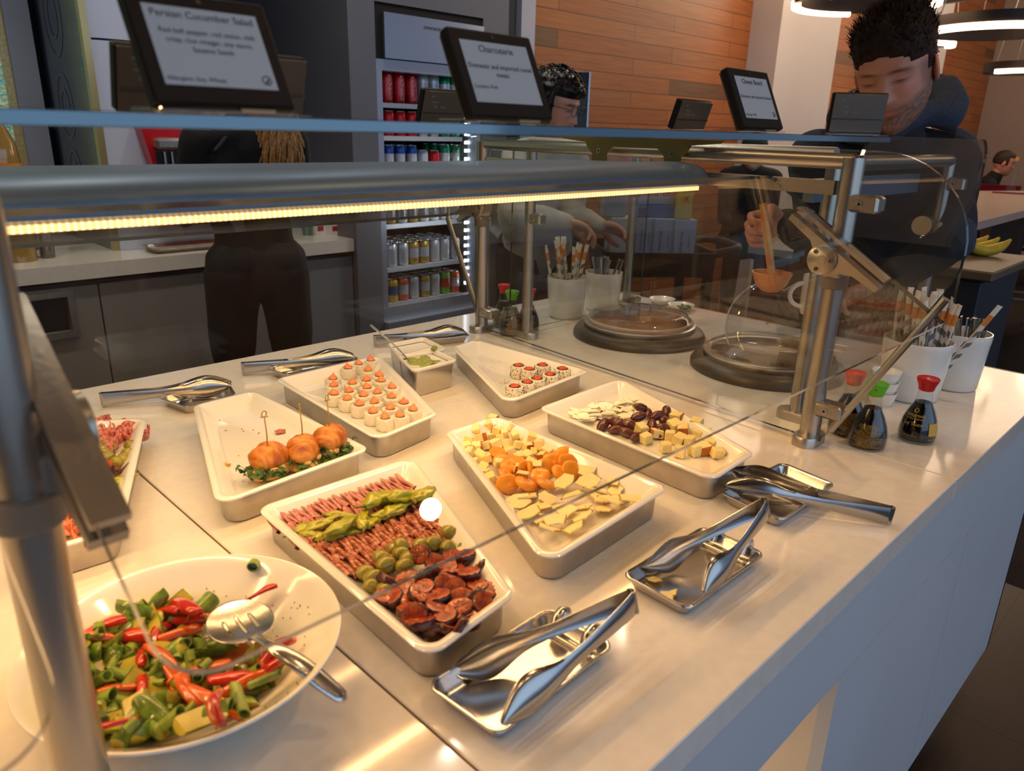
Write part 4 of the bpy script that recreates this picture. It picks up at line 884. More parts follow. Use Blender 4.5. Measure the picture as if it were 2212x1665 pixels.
# slotted spoon
a, b2, c_ = P(520, 1350, .046), P(590, 1398, .072), P(748, 1512, .030)
t = thing('slotted_spoon', 'slotted steel serving spoon resting in the salad bowl', 'spoon', a)
d = (b2-a); X = Vector((d.x, d.y, 0)).normalized(); yaw = math.atan2(X.y, X.x)
Rm = Matrix.Rotation(yaw, 3, 'Z')
g = G(); n, m_ = 40, 8; R0 = .036
slots = [(-.012, -.012, .014), (0, -.016, .016), (.012, -.012, .014)]
vs = []; fs = []; NX = 44
def sp_z(x, y): return .006*((x*x+y*y)/(R0*R0))
for i in range(NX+1):
    for j in range(NX+1):
        u, v = -1+2*i/NX, -1+2*j/NX
        x = u*math.sqrt(1-v*v/2)*R0; y = v*math.sqrt(1-u*u/2)*R0*.86; vs.append((x, y, sp_z(x, y)))
for i in range(NX):
    for j in range(NX):
        cx = sum(vs[q][0] for q in (i*(NX+1)+j, (i+1)*(NX+1)+j+1))/2; cy = sum(vs[q][1] for q in (i*(NX+1)+j, (i+1)*(NX+1)+j+1))/2
        if any(abs(cy-sy) < .0014 and x0 < cx < x1 for sy, x0, x1 in slots): continue
        a0 = i*(NX+1)+j; fs.append((a0, a0+NX+1, a0+NX+2, a0+1))
g.add([Rm @ Vector(q) for q in vs], fs); o = g.build('spoon_bowl', STEEL, t, 180)
md = o.modifiers.new('s', 'SOLIDIFY'); md.thickness = .0012
hp = [X*.030+Vector((0, 0, .005)), X*.042+Vector((0, 0, .012)), (b2-a), (b2-a).lerp(c_-a, .35)+Vector((0, 0, .004)), (b2-a).lerp(c_-a, .7)+Vector((0, 0, .001)), (c_-a)]
pts = []
for i in range(len(hp)-1):
    for k in range(5): pts.append(hp[i].lerp(hp[i+1], k/5))
pts.append(hp[-1]); 
for _ in range(3): pts = [pts[0]]+[(pts[i-1]+pts[i]*2+pts[i+1])/4 for i in range(1, len(pts)-1)]+[pts[-1]]
N_ = len(pts); G().tube(pts, [.005+.0055*math.sin(PI*min(1, max(0, (i/N_-.30)/.75)))**1 if i < N_-1 else .003 for i in range(N_)], 14, flat=.42).build('handle', STEEL, t, 180)

# ================================================================== SOY SAUCE BOTTLES
GOLD = mat('gold_print', (206, 164, 60), .5)
REDC = mat('red_cap', (206, 28, 28), .35, sss=.05); GRNC = mat('green_cap', (96, 186, 30), .35, sss=.05); SOY = mat('soy_sauce', (14, 8, 6), .12, coat=.6)
BPROF = [(.001, .0005), (.026, .0005), (.0305, .002), (.0325, .006), (.0328, .012), (.0318, .024), (.0285, .040), (.0225, .056), (.0165, .068), (.0132, .078), (.0120, .088), (.0118, .096), (.0130, .099)]
def brad(z):
    for (r0, z0), (r1, z1) in zip(BPROF[1:], BPROF[2:]):
        if z <= z1: return r0+(r1-r0)*(z-z0)/(z1-z0)
    return .012
def wraptext(g, s_, size, a0, z0, mi, align='CENTER', rad=brad, off=.0004, slant=0):
    vs, fs = textmesh(s_, size, align); out = []
    for v in vs:
        z = z0+v.y+slant*v.x; r = rad(z)+off; a = a0+v.x/max(r, .01); out.append(Vector((r*math.cos(a), r*math.sin(a), z)))
    g.add(out, fs, mi)
def bottle(cap, face, label, ang, loc, lbl=True):
    t = thing('soy_sauce_bottle', label, 'bottle', loc, ang, 'soy sauce bottles')
    G().lathe(BPROF, n=40).build('glass_body', GLASSB, t, 60)
    lv = .072
    G().lathe([(.001, .002)]+[(max(brad(z)-.0016, .002), z) for z in (.004, .012, .024, .040, .056, .064, .068, lv)]+[(.001, lv)], n=36).build('soy_sauce', SOY, t, 60)
    cm = cap; n = 32; rings = []
    for r, z in ((.012, .094), (.0132, .0955), (.0138, .101), (.0165, .108), (.0188, .115), (.0180, .1165), (.013, .1155), (.004, .1165)):
        rings.append([Vector((r*math.cos(2*PI*k/n)*(1+(.16 if z > .106 else 0)*max(0, math.cos(2*PI*k/n))**6), r*math.sin(2*PI*k/n), z+(.003*max(0, math.cos(2*PI*k/n))**6 if z > .106 else 0))) for k in range(n)])
    g = G(); g.loft(rings); g.ball((.0172, 0, .1085), (.0018, .0014, .0014), 8, 6, 1); g.build('cap', [cm, BLACK], t, 60)
    g = G()
    if face:
        g.lathe([(.0036, 0), (.0036, .0001)], n=6, M=Matrix.Translation((brad(.060)+.0001, 0, .060)) @ Matrix.Rotation(PI/2-.35, 4, 'Y')) if 0 else None
        wraptext(g, 'KIKKOMAN', .0062, 0, .049, 0); wraptext(g, 'NATURALLY BREWED', .0032, 0, .0445, 0); wraptext(g, 'Soy Sauce', .0085, 0, .034, 0)
        wraptext(g, '5 FL OZ (148 mL)', .0034, 0, .014, 0)
        for k in range(6):
            a0, a1 = k*PI/3, (k+1)*PI/3
            p = lambda a, r: Vector(((brad(.060+r*math.sin(a))+.0004)*math.cos(r*math.cos(a)/.022), (brad(.060+r*math.sin(a))+.0004)*math.sin(r*math.cos(a)/.022), .060+r*math.sin(a)))
            g.add([p(a0, .0042), p(a1, .0042), p(a1, .0034), p(a0, .0034)], [(0, 1, 2, 3)])
            g.add([p(a0, .0010), p(a0, .0022), p(a0+.4, .0016)], [(0, 1, 2)])
        ps = []
        for i in range(9):
            for j in range(2): a = .95+i*.075; z = (.018, .040)[j]; r = brad(z)+.0004; ps.append(Vector((r*math.cos(a), r*math.sin(a), z)))
        g.add(ps, [(i*2, i*2+2, i*2+3, i*2+1) for i in range(8)]); wraptext(g, 'kikkoman', .0042, 1.2, .010, 0)
    else:
        for k in range(13):
            random.seed(k); wraptext(g, ''.join(random.choice(['SOY ', 'WATER ', 'WHEAT ', 'SALT ', 'BREWED ', 'SERVING ', 'SODIUM ', '0% ', '960mg ']) for _ in range(5 if k > 3 else 3))[:30], .0030, 0, .045-k*.0031, 0)
    g.build('print', GOLD, t, 0)
    return t
def look(q, off=0): return math.atan2(-q.y, -q.x)+off
for cap, face, (x, y), off, lb in ((REDC, 0, (1825, 934), .4, 'red-capped soy sauce bottle, behind the green-capped one by the front post'), (GRNC, 0, (1870, 962), 0, 'green-capped soy sauce bottle in front of the white straw pot'), (REDC, 1, (1978, 948), -.35, 'red-capped soy sauce bottle standing alone by the counter edge'),
      (REDC, 0, (1088, 705), .2, 'red-capped soy sauce bottle behind the far green-capped one'), (GRNC, 0, (1104, 722), .3, 'green-capped soy sauce bottle between the two rear steel posts'), (REDC, 0, (1140, 716), -.3, 'red-capped soy sauce bottle half hidden behind a rear post')):
    q = P(x, y, 0); q.z = CT; bottle(cap, face, lb, look(q, off), q)

# ================================================================== WHITE POTS WITH STRAWS AND CUTLERY
def pot(c, r, h, label):
    t = thing('white_pot', label, 'pot', c); r0 = r*.86
    G().lathe([(.001, 0), (r0-.006, 0), (r0, .004), (r*.93, h*.45), (r*.985, h-.022), (r, h-.018), (r*1.01, h-.004), (r*1.0, h), (r*.96, h), (r*.94, h-.01), (r0-.004, .008), (.001, .006)], n=44).build('pot_body', PORC, t, 60); return t
PAPER = mat('straw_paper', (226, 218, 204), .7); OBAND = mat('orange_band', (214, 138, 66), .6); GZIG = mat('grey_zigzag', (112, 112, 112), .6)
def straw_maker():
    t = thing('wrapped_straw', 'paper-wrapped straw', 'straw'); L = .20
    def R(z, w, th): return [Vector((a*w, b*th, z)) for a, b in ((-1, -.3), (-.6, -1), (.6, -1), (1, -.3), (1, .3), (.6, 1), (-.6, 1), (-1, .3))]
    G().loft([R(0, .004, .0008), R(.006, .0045, .0028), (R(L-.012, .0045, .0028)), R(L-.006, .0050, .0012), R(L, .0055, .0004)]).build('wrapper', PAPER, t, 60)
    G().loft([R(L-.045, .0047, .0030), R(L-.022, .0047, .0030)], cap=(0, 0)).build('orange_band', OBAND, t, 60)
    g = G()
    for k in range(4):
        z = .045+k*.027
        for sy in (-1, 1): g.add([Vector((-.0044, sy*.00305, z)), Vector((.0044, sy*.00305, z+.010)), Vector((.0044, sy*.00305, z+.020)), Vector((-.0044, sy*.00305, z+.014))], [(0, 1, 2, 3)])
    g.build('zigzag_print', GZIG, t, 0); return t
def fill_straws(c, r, n, h, seed, lab, grp, spread=.25, lean=(0, 0)):
    rnd = random.Random(seed)
    for i in range(n):
        a = rnd.uniform(0, 2*PI); rr = r*math.sqrt(rnd.random())*.62
        q = (c.x+rr*math.cos(a), c.y+rr*math.sin(a), CT+.012+h*.0+rnd.random()*.012)
        tx, ty = lean[0]+spread*rnd.uniform(-1, 1)*.6-rr*math.sin(a)*-0*1, lean[1]+spread*rnd.uniform(-1, 1)*.6
        o = first_or_dup(('straw', 0), straw_maker, q, (tx, ty, rnd.uniform(0, 6)), (1.25, 1.25, rnd.uniform(.96, 1.06))); o['label'] = lab; o['group'] = grp
CUT = mat('cutlery', (170, 168, 164), .25, 1.)
def cutlery(v):
    g = G(); g.tube([(0, 0, 0), (0, 0, .05), (0, .002, .10), (0, .006, .150)], [.003, .0028, .0042, .0058], 10, flat=.35); o = g.build('teaspoon', CUT, None, 60); return tag(o, 'steel spoon', 'spoon')
def fill_cut(c, r, n, seed, lab, grp):
    rnd = random.Random(seed)
    for i in range(n):
        a = rnd.uniform(0, 2*PI); rr = r*math.sqrt(rnd.random())*.5; ta = rnd.uniform(-.20, .20); tb = rnd.uniform(-.2, .2)
        o = first_or_dup(('cutl', 0), lambda: cutlery(0), (c.x+rr*math.cos(a), c.y+rr*math.sin(a), CT+.012), (ta, tb, rnd.uniform(0, 6)), .98); o['label'] = lab; o['group'] = grp
c = P(1960, 855, 0); c = Vector((c.x, c.y, CT)); pot(c, .066, .125, 'white pot of wrapped straws beside the front soy sauce bottles')
fill_straws(c, .066, 24, .125, 4, 'wrapped straw in the white pot by the front soy bottles', 'straws in the front pot', .14, (.02, -.10))
o = first_or_dup(('straw', 0), straw_maker, (c.x+.022, c.y-.030, CT+.02), (.30, .34, -.6)); o['label'] = 'wrapped straw leaning out of the front pot, apart from the bunch'; o['group'] = 'straws in the front pot'
c2 = P(2040, 842, 0); c2 = Vector((c2.x+.04, c2.y-.0, CT)); pot(c2, .058, .125, 'white pot of spoons behind the front straw pot')
fill_cut(c2, .058, 12, 6, 'steel spoon in the pot behind the front straw pot', 'spoons in the front pot')
c3 = P(1222, 683, 0); c3 = Vector((c3.x, c3.y, CT)); pot(c3, .058, .118, 'white pot of wrapped straws by the rear soy sauce bottles')
fill_straws(c3, .058, 14, .125, 8, 'wrapped straw in the rear white pot', 'straws in the rear pot', .10, (.10, .16))
c4 = P(1300, 668, 0); c4 = Vector((c4.x, c4.y, CT)); pot(c4, .056, .116, 'white pot of spoons behind the rear straw pot')
fill_cut(c4, .056, 12, 9, 'steel spoon in the pot behind the rear straw pot', 'spoons in the rear pot')
# wooden-toned stick leaning past the pots is the guard's flared edge; small stacked cups behind the bottles
q = P(1905, 880, 0)
for k in range(3):
    t = thing('espresso_cup', 'small white cup stacked behind the green-capped front bottle', 'cup', (q.x+.02, q.y+.01, CT+.022*k), 0, 'stacked small cups')
    G().lathe([(.001, 0), (.018, 0), (.024, .012), (.028, .028), (.0265, .028), (.022, .012), (.001, .004)], n=28).build('cup_body', PORC, t, 60)

# ================================================================== SOUP WELLS
DKR = mat('well_ring', (74, 68, 60), .4, .4, vary=.2, vscale=40); SOUP = mat('soup', (196, 118, 40), .3, coat=.6, vary=.3, vscale=60)
def lidmesh(g, r, notch=True):
    n = 48
    def R(rr, z):
        o = []
        for k in range(n):
            a = 2*PI*k/n; q = rr
            if notch and rr > r*.7:
                dd = abs((a-PI/2+PI) % (2*PI)-PI); q = rr-(.24*r*math.exp(-(dd/.16)**4))*(rr/r)
            o.append(Vector((q*math.cos(a), q*math.sin(a), z)))
        return o
    g.loft([R(r, 0), R(r, .004), R(r*.955, .007), R(r*.93, .016), R(r*.80, .020), R(r*.4, .022), R(.002, .0225)], cap=(0, 0))
    g.loft([R(r, 0), R(r*.945, .0035), R(r*.915, .0140), R(r*.4, .0200), R(.002, .0205)], cap=(0, 0))
def well(cx, cy, r, label, lidopen):
    t = thing('soup_well', label, 'soup well', (cx, cy, CT))
    G().lathe([(r*1.0, 0), (r*1.0, .010), (r*.965, .020), (r*.90, .026), (r*.84, .027), (r*.84, .0)], n=56).build('well_ring', DKR, t, 50)
    G().lathe([(r*.80, .02), (r*.84, .034), (r*.845, .040), (r*.80, .042), (r*.74, .040), (r*.72, -.02 if 0 else .012), (.001, .012)], n=56).build('steel_rim', STEEL, t, 50)
    G().lathe([(.001, .026), (r*.73, .026), (r*.73, .022)], n=40).build('soup', SOUP, t, 50)
    g = G()
    l = bpy.data.objects.new('lid', None); COL.objects.link(l); l.parent = t; l.location = (0, 0, .046)
    lidmesh(g, r*.78); g.build('lid_disc', LIDM, l, 60)
    n = 48; g = G(); pts = []
    for k in range(n+1):
        a = 2*PI*k/n; dd = abs((a-PI/2+PI) % (2*PI)-PI); q = r*.78*(1-.24*math.exp(-(dd/.16)**4)); pts.append((q*math.cos(a), q*math.sin(a), .002))
    g.tube(pts, .0028, 8); g.build('lid_rim', mat('lid_rim', (200, 198, 192), .15, .0, alpha=.55, coat=1.), l, 60)
    G().tube([(-.03, 0, .022), (-.028, 0, .036), (0, 0, .042), (.028, 0, .036), (.03, 0, .022)], .005, 10, flat=.6).build('lid_handle', LIDM, l, 60)
    return t, l
k1 = [P(1240,725), P(1515,725), P(1378,770)]; w1 = ((k1[0].x+k1[1].x)/2, (k1[0].y+k1[1].y)/2); r1 = (k1[0]-k1[1]).length/2
t1, l1 = well(w1[0], w1[1], r1, 'soup well with closed clear lid near the rear straw pots', False); l1.rotation_euler = (.0, 0, -.5)
k2 = [P(1503,800), P(1800,790)]; w2 = ((k2[0].x+k2[1].x)/2, (k2[0].y+k2[1].y)/2); r2 = (k2[0]-k2[1]).length/2
t2, l2 = well(w2[0], w2[1], r2, 'soup well with opened lid beside the front steel post', True)
q = PX(1682, 706, w2[0]+.01); l2.location = (q.x-w2[0], q.y-w2[1], q.z-CT); l2.scale = (.86,)*3; l2.rotation_euler = (math.radians(58), 0, math.atan2(w2[1], w2[0])-PI/2)
rim2 = G(); rim2.lathe([(r2*.76, .042), (r2*.79, .046), (r2*.76, .052), (r2*.60, .062), (r2*.59, .060), (r2*.74, .049)], n=56); rim2.build('fixed_half_lid', LIDM, t2, 60)
# small bowls and utensils behind the wells
for (x, y, lb) in ((1430, 655, 'small white dish of garnish behind the far soup well'), (1470, 668, 'small white dish nearest the rear glass pane')):
    q = P(x, y, 0); t = thing('small_dish', lb, 'dish', (q.x, q.y, CT)); G().lathe([(.001, 0), (.03, 0), (.042, .016), (.040, .016), (.03, .004), (.001, .003)], n=30).build('dish_body', PORC, t, 60)
q = P(1478, 662, .018); o = blob(Vector((q.x, q.y, CT+.016)), (.018, .018, .006), .5, ARU, 'chopped_herbs', 'chopped green herbs in the small dish', 'herbs', 4); o['kind'] = 'stuff'
# ladle and mug
LAD = mat('ladle_plastic', (196, 164, 104), .3, vary=.35, vscale=30, rgb2=(206, 112, 26), trans=.0); ORS = mat('orange_soup', (214, 116, 34), .25, coat=.6)
lt, lb_ = PD(1652, 470, 1.70), PD(1668, 592, 1.70)
t = thing('soup_ladle', 'orange-stained ladle held upright over the open soup well', 'ladle', lb_)
G().tube([Vector((0, 0, -.004)), (lt-lb_)*.5, lt-lb_, (lt-lb_)*1.25], .0085, 12, flat=.35, upv=(0.7, 0.7, 0)).build('handle', LAD, t, 60)
G().lathe([(.001, -.040), (.018, -.036), (.032, -.022), (.040, -.002), (.042, .004), (.039, .004), (.030, -.018), (.001, -.030)], n=32).build('ladle_bowl', mat('ladle_bowl', (206, 128, 60), .3, coat=.5), t, 60)
G().lathe([(.001, -.006), (.037, -.006)], n=30, cap=(0, 0)).build('soup', ORS, t, 60)
mg = PD(1772, 640, 1.78); t = thing('white_mug', 'white mug held behind the front steel post', 'mug', mg, 2.4)
G().lathe([(.001, -.04), (.036, -.04), (.040, -.03), (.041, .045), (.038, .045), (.036, -.03), (.001, -.034)], n=36).build('mug_body', PORC, t, 60)
G().tube([(.037+.031*math.sin(a_), 0, .003+.026*math.cos(a_)) for a_ in [PI*k_/12 for k_ in range(13)]], .005, 10).build('handle', PORC, t, 60)

# ================================================================== TABLETS ON THE SHELF
EINK = mat('eink_screen', (156, 168, 178), .5, spec=.3); INK = mat('ink', (52, 56, 62), .7); ACR = glassmat('acrylic', (.92, .90, .86), 1.49); TBACK = mat('tablet_back', (92, 78, 62), .3, .2, coat=.5); TED = mat('tablet_side', (60, 86, 88), .3)
def tablet(X0, X1, Y0, z0, H, tilt, lines, label, back=False, yaw=0., d=.011, icon=None):
    w_ = X1-X0; t = thing('menu_tablet', label, 'tablet', ((X0+X1)/2, Y0, CT+z0), yaw)
    R = Matrix.Rotation(-tilt, 4, 'X') @ Matrix.Identity(4)          # leans away from the reader: local z up the face, -y front
    def face(x, z, y=0): return R @ Vector((x, y, z))
    G().bbox((0, d/2, H/2), (w_, d, H), M=R, b=.0015).build('housing', mat('tablet_black', (14, 14, 16), .6, spec=.25), t, 40)
    G().bbox((0, d+.0015, H/2), (w_*.96, .003, H*.96), M=R, b=.001).build('back_cover', TBACK, t, 40)
    g = G(); sx = w_*.40; g.add([face(-sx, H*.16, -.0004), face(sx, H*.16, -.0004), face(sx, H*.86, -.0004), face(-sx, H*.86, -.0004)], [(0, 1, 2, 3)]); g.build('screen', EINK, t, 0)
    if lines:
        g = G()
        for s_, size, z, al, xx in lines:
            vs, fs = textmesh(s_, size*w_*1.0, al, .0); g.add([face(v.x+xx*w_, v.y+z*H, -.0008) for v in vs], fs)
        if icon:
            n = 20; c = (w_*.33, H*.245)
            for k in range(n):
                a0, a1 = 2*PI*k/n, 2*PI*(k+1)/n; r = H*.045; q = (0 if icon == 2 else r*.8)
                g.add([face(c[0]+q*math.cos(a0), c[1]+q*math.sin(a0), -.0008), face(c[0]+r*math.cos(a0), c[1]+r*math.sin(a0), -.0008), face(c[0]+r*math.cos(a1), c[1]+r*math.sin(a1), -.0008), face(c[0]+q*math.cos(a1), c[1]+q*math.sin(a1), -.0008)], [(0, 1, 2, 3)])
            if icon == 1: g.add([face(c[0]-.002, c[1]-.002, -.0008), face(c[0]+.001, c[1]-.002, -.0008), face(c[0]+.002, c[1]+.002, -.0008)], [(0, 1, 2)])
        g.build('lettering', INK, t, 0)
    g = G(); g.add([face(.0018*math.cos(k*PI/6), H*.93+.0018*math.sin(k*PI/6), -.0005) for k in range(12)], [tuple(range(12))]); g.build('camera_dot', DKSTEEL, t, 0)
    # clear stand and rear markings
    g = G(); g.bbox((0, .022, -.004), (w_*.98, .05, .003), b=.0008); g.box((-w_*.49, .006, -.004), (w_*.49, .009, .006)); g.build('acrylic_stand', ACR, t, 0)
    if back:
        g = G(); yb = d+.0034
        for s_, size, z, xx in (('CE', .07, .50, .22), ('8W', .045, .80, .30), ('UK CA', .045, .50, .04), ('Model M', .04, .64, .24)):
            vs, fs = textmesh(s_, size*w_); g.add([face(-v.x+xx*w_*1.0, v.y+z*H, yb) for v in vs], [f[::-1] for f in fs])
        g.box((0, 0, 0), (0.0001, .0001, .0001)); g.build('rear_print', mat('rear_print', (150, 144, 132), .6), t, 0)
        G().bbox((0, d+.004, H*.36), (w_*.98, .0015, .0015), M=R, b=.0003).build('seam_line', DKSTEEL, t, 0)
    else:
        G().bbox((w_*.22, .004, -.0005), (w_*.26, .0015, .0025), M=R, b=.0003).build('port_strip', mat('port_strip', (196, 180, 140), .3, .5), t, 0)
    return t
tablet(.188, .283, .500, .521, .078, .50, [('Persian Cucumber Salad', .074, .76, 'CENTER', 0), ('Red bell pepper, red onion, chili', .052, .62, 'CENTER', 0), ('crisp, rice vinegar, soy sauce,', .052, .54, 'CENTER', 0), ('Sesame Seeds', .052, .46, 'CENTER', 0), ('Allergens: Soy, Wheat', .045, .20, 'LEFT', -.38)], 'menu tablet reading Persian Cucumber Salad on the glass shelf', icon=1)
tablet(.447, .549, .500, .521, .080, .45, [('Charcuterie', .085, .74, 'CENTER', 0), ('Domestic and imported cured', .062, .55, 'CENTER', 0), ('meats.', .062, .46, 'CENTER', 0), ('Contains: Pork', .045, .32, 'LEFT', -.38)], 'menu tablet reading Charcuterie on the glass shelf')
tablet(.905, 1.010, .500, .521, .080, .45, [('Cheese Board', .088, .74, 'CENTER', 0), ('Domestic and imported cheeses', .058, .50, 'CENTER', 0), ('Allergen: Milk', .045, .20, 'LEFT', -.38)], 'menu tablet reading Cheese Board on the glass shelf', icon=1)
def btab(px0, px1, pyb, pyt, Y, label, yaw=PI):
    a, b = PY(px0, pyb, Y), PY(px1, pyb, Y); tp = PY((px0+px1)/2, pyt, Y)
    return tablet(-(b.x-a.x)/2+(a.x+b.x)/2, (b.x-a.x)/2+(a.x+b.x)/2, Y, a.z-CT+.002, max(.05, (tp.z-a.z)*1.0), .30, None, label, True, yaw)
btab(240, 425, 238, 160, .66, 'tablet seen from behind, left of and behind the cucumber salad tablet')
btab(455, 640, 240, 180, .68, 'tablet seen from behind, mostly hidden by the cucumber salad tablet')
btab(895, 985, 265, 202, .95, 'tablet seen from behind, leaning before the drinks cooler')
btab(1440, 1508, 277, 213, .80, 'small dark tablet seen from behind, standing alone before the wooden wall')
q = PY(1840, 284, .535)
tablet(q.x-.043, q.x+.043, q.y, .521, .062, .12, None, "tablet seen from behind in front of the bearded man's chin", True, math.radians(130))

# ================================================================== DRINKS COOLER
co = thing('drinks_cooler', 'open-front drinks cooler with lit shelves of cans', 'cooler', (0, 0, 0))
CZ = lambda x, y, Y=BY+.02: PY(x, y, Y).z
zt = CZ(1030, 40)-.0; zm = PY(830, 128, BY).z; zi = PY(830, 152, BY).z; zb = PY(835, 655, BY).z; zb2 = PY(835, 700, BY).z
zt = min(zt, ftopz+.02); zg = PY(812, 4, BY).z-.004
INN = mat('cooler_inside', (42, 44, 48), .5, .2); FRM = mat('cooler_frame', (168, 176, 190), .3, .6)
ix0, ix1 = PY(826, 300, BY).x, PY(1024, 300, BY).x
g = G(); g.box((x_f0+.002, BY-.012, zb2-.02), (ix0, BY+.05, zm)).box((ix1, BY-.012, zb2-.02), (x_f1-.002, BY+.05, zm)).box((ix0, BY-.012, zi), (ix1, BY+.05, zm)); g.build('frame', FRM, co, 0)
g = G(); g.box((ix0-.02, BY+.6, zb2), (ix1+.02, BY+.62, zi+.1)).box((ix0-.02, BY+.05, zb2), (ix0, BY+.6, zi+.1)).box((ix1, BY+.05, zb2), (ix1+.02, BY+.6, zi+.1)).box((ix0, BY+.05, zi+.08), (ix1, BY+.6, zi+.1)).box((ix0, BY+.05, zb-.16), (ix1, BY+.6, zb-.14)); g.build('cabinet_liner', INN, co, 0)
g = G(); g.box((x_f0+.002, BY-.06, zb2-.09), (x_f1-.002, BY+.04, zb2+.02)).box((x_f0+.002, BY-.015, zb-.13), (x_f1-.002, BY+.03, zb-.02)); g.build('drip_tray', FRM, co, 0)
g = G(); g.box((x_f0+.002, BY-.01, 0), (x_f1-.002, BY+.05, zb2-.09)); g.build('lower_panel', DARKW, co, 0)
# top grille
g = G(); g.box((x_f0+.002, BY-.014, zm+.002), (x_f1-.002, BY+.02, zg)); g.build('header_frame', MATTBLACK, co, 0)
g = G(); g.box((x_f0+.045, BY-.030, zm+.004), (x_f1-.004, BY-.015, zg-.035)); g.build('header_panel', mat('mirror_panel', (176, 180, 188), .22, .9, bump=.05, bscale=3), co, 0)
g = G(); vs, fs = textmesh('DFWOADSCOOL15', .020); g.add([Vector((v.x+PY(938, 40, BY).x, BY-.032, v.y+zg-.085)) for v in vs], fs); g.build('header_lettering', BLACK, co, 0)
LEDW = mat('cool_led', (235, 242, 255), .3, emit=12.)
g = G()
for k in range(26): g.box((ix1-.014, BY+.052, zb+.02+k*(zi-zb-.05)/25), (ix1-.004, BY+.060, zb+.035+k*(zi-zb-.05)/25))
g.build('led_strip', LEDW, co, 0)
SHM = mat('shelf_rail', (196, 200, 206), .4, .4)
shelf_z = [PY(825, y, BY+.10).z for y in (222, 293, 378, 484, 578, 655)]
for z in shelf_z:
    G().box((ix0+.004, BY+.06, z-.022), (ix1-.03, BY+.068, z)).box((ix0+.004, BY+.068, z-.008), (ix1-.03, BY+.56, z-.003)).build('shelf', SHM, co, 0)
def canmesh(nm, col, band, r=.031, h=.120):
    g = G(); g.lathe([(r*.72, 0), (r*.95, .006), (r, .012), (r, h*.30)], n=18, mi=0, cap=(1, 0)); g.lathe([(r, h*.30), (r, h*.72)], n=18, mi=1, cap=(0, 0)); g.lathe([(r, h*.72), (r, h-.014), (r*.84, h-.003)], n=18, mi=0, cap=(0, 0)); g.lathe([(r*.84, h-.003), (r*.86, h), (r*.80, h), (r*.79, h-.004), (.001, h-.004)], n=18, mi=2, cap=(0, 0))
    g.ball((0, .006, h-.003), (.007, .009, .001), 8, 4, 2)
    me = g.mesh(nm); 
    for q in (col, band, mat('can_lid', (196, 198, 202), .25, .9)): me.materials.append(q)
    me.polygons.foreach_set('use_smooth', [True]*len(me.polygons)); me.set_sharp_from_angle(angle=math.radians(50)); return me
CM = lambda n, c: mat('can_'+n, c, .3, .45, coat=.3)
kinds = {'red': canmesh('can', CM('red', (190, 16, 26)), CM('pinkred', (196, 40, 50)), .0325, .150), 'red2': canmesh('can', CM('red', (190, 16, 26)), CM('red', (190, 16, 26))), 'silver': canmesh('can', CM('silver', (186, 188, 194)), CM('silver2', (160, 164, 172)), .0325, .150),
         'green': canmesh('can', CM('green', (14, 130, 84)), CM('silver', (186, 188, 194)), .0325, .150), 'blue': canmesh('can', CM('blue', (28, 74, 156)), CM('silver', (186, 188, 194)), .027, .145), 'gold': canmesh('can', CM('goldc', (172, 140, 66)), CM('silver', (186, 188, 194)), .030, .120), 'pale': canmesh('can', CM('silver', (186, 188, 194)), CM('silver', (176, 178, 184)), .030, .120),
         'yellow': canmesh('can', CM('yellow', (206, 168, 40)), CM('bluey', (70, 90, 140))), 'orange': canmesh('can', CM('orange', (206, 90, 60)), CM('silver', (186, 188, 194))), 'lime': canmesh('can', CM('lime', (104, 168, 48)), CM('redl', (176, 60, 50)))}
desc = {'red': 'tall red cola can', 'red2': 'red cola can', 'silver': 'tall silver diet cola can', 'green': 'tall green and silver soda can', 'blue': 'slim blue and silver energy drink can', 'gold': 'gold and silver can', 'pale': 'plain silver can', 'yellow': 'yellow and blue sparkling water can', 'orange': 'orange and silver sparkling water can', 'lime': 'lime green and red soda can'}
shn = ['on the top cooler shelf', 'on the second cooler shelf', 'on the third cooler shelf', 'on the fourth cooler shelf behind the glass pane', 'on the fifth cooler shelf of silver cans', 'on the bottom cooler shelf']
rows = [['red', 'red', 'red', 'red', 'silver', 'silver', 'green', 'green'], ['red2']*4+['pale', 'pale', 'green', 'green'], ['blue', 'blue', 'blue', 'blue', 'pale', 'red2', 'green', 'green'], ['gold', 'gold', 'pale', 'gold', 'pale', 'pale', 'pale', 'pale'], ['pale', 'pale', 'pale', 'gold', 'gold', 'pale', 'pale', 'pale'], ['yellow', 'yellow', 'orange', 'pale', 'gold', 'pale', 'lime', 'orange']]
vs_, fs_ = textmesh('Coca-Cola', .026)
gt = G(); gt.add([Vector(((.0329)*math.sin(v.y/.0329), -(.0329)*math.cos(v.y/.0329), .075-v.x*-1)) for v in vs_], fs_) ; cola = gt.mesh('brand_script'); cola.materials.append(mat('can_white', (236, 232, 230), .5))
for si, (z, ks) in enumerate(zip(shelf_z, rows)):
    for j, kd in enumerate(ks):
        for dpt in range(4 if si > 2 else 3):
            if si == 3 and dpt > 2: continue
            x = ix0+.042+j*(ix1-ix0-.085)/7; o = bpy.data.objects.new('drink_can', kinds[kd]); COL.objects.link(o); o.location = (x+jit(.003), BY+.112+dpt*.071, z-.0028); o.rotation_euler = (0, 0, jit(.6))
            tag(o, desc[kd]+' '+shn[si], 'can', desc[kd]+'s '+shn[si])
            if kd in ('red',) and dpt == 0: b = bpy.data.objects.new('brand_script', cola); COL.objects.link(b); b.parent = o; o.rotation_euler = (0, 0, jit(.15)-.4)
lc = bpy.data.lights.new('cooler_lamp', 'AREA'); lc.shape = 'RECTANGLE'; lc.size = .04; lc.size_y = 1.1; lc.energy = 3.2; lc.color = (.88, .94, 1)
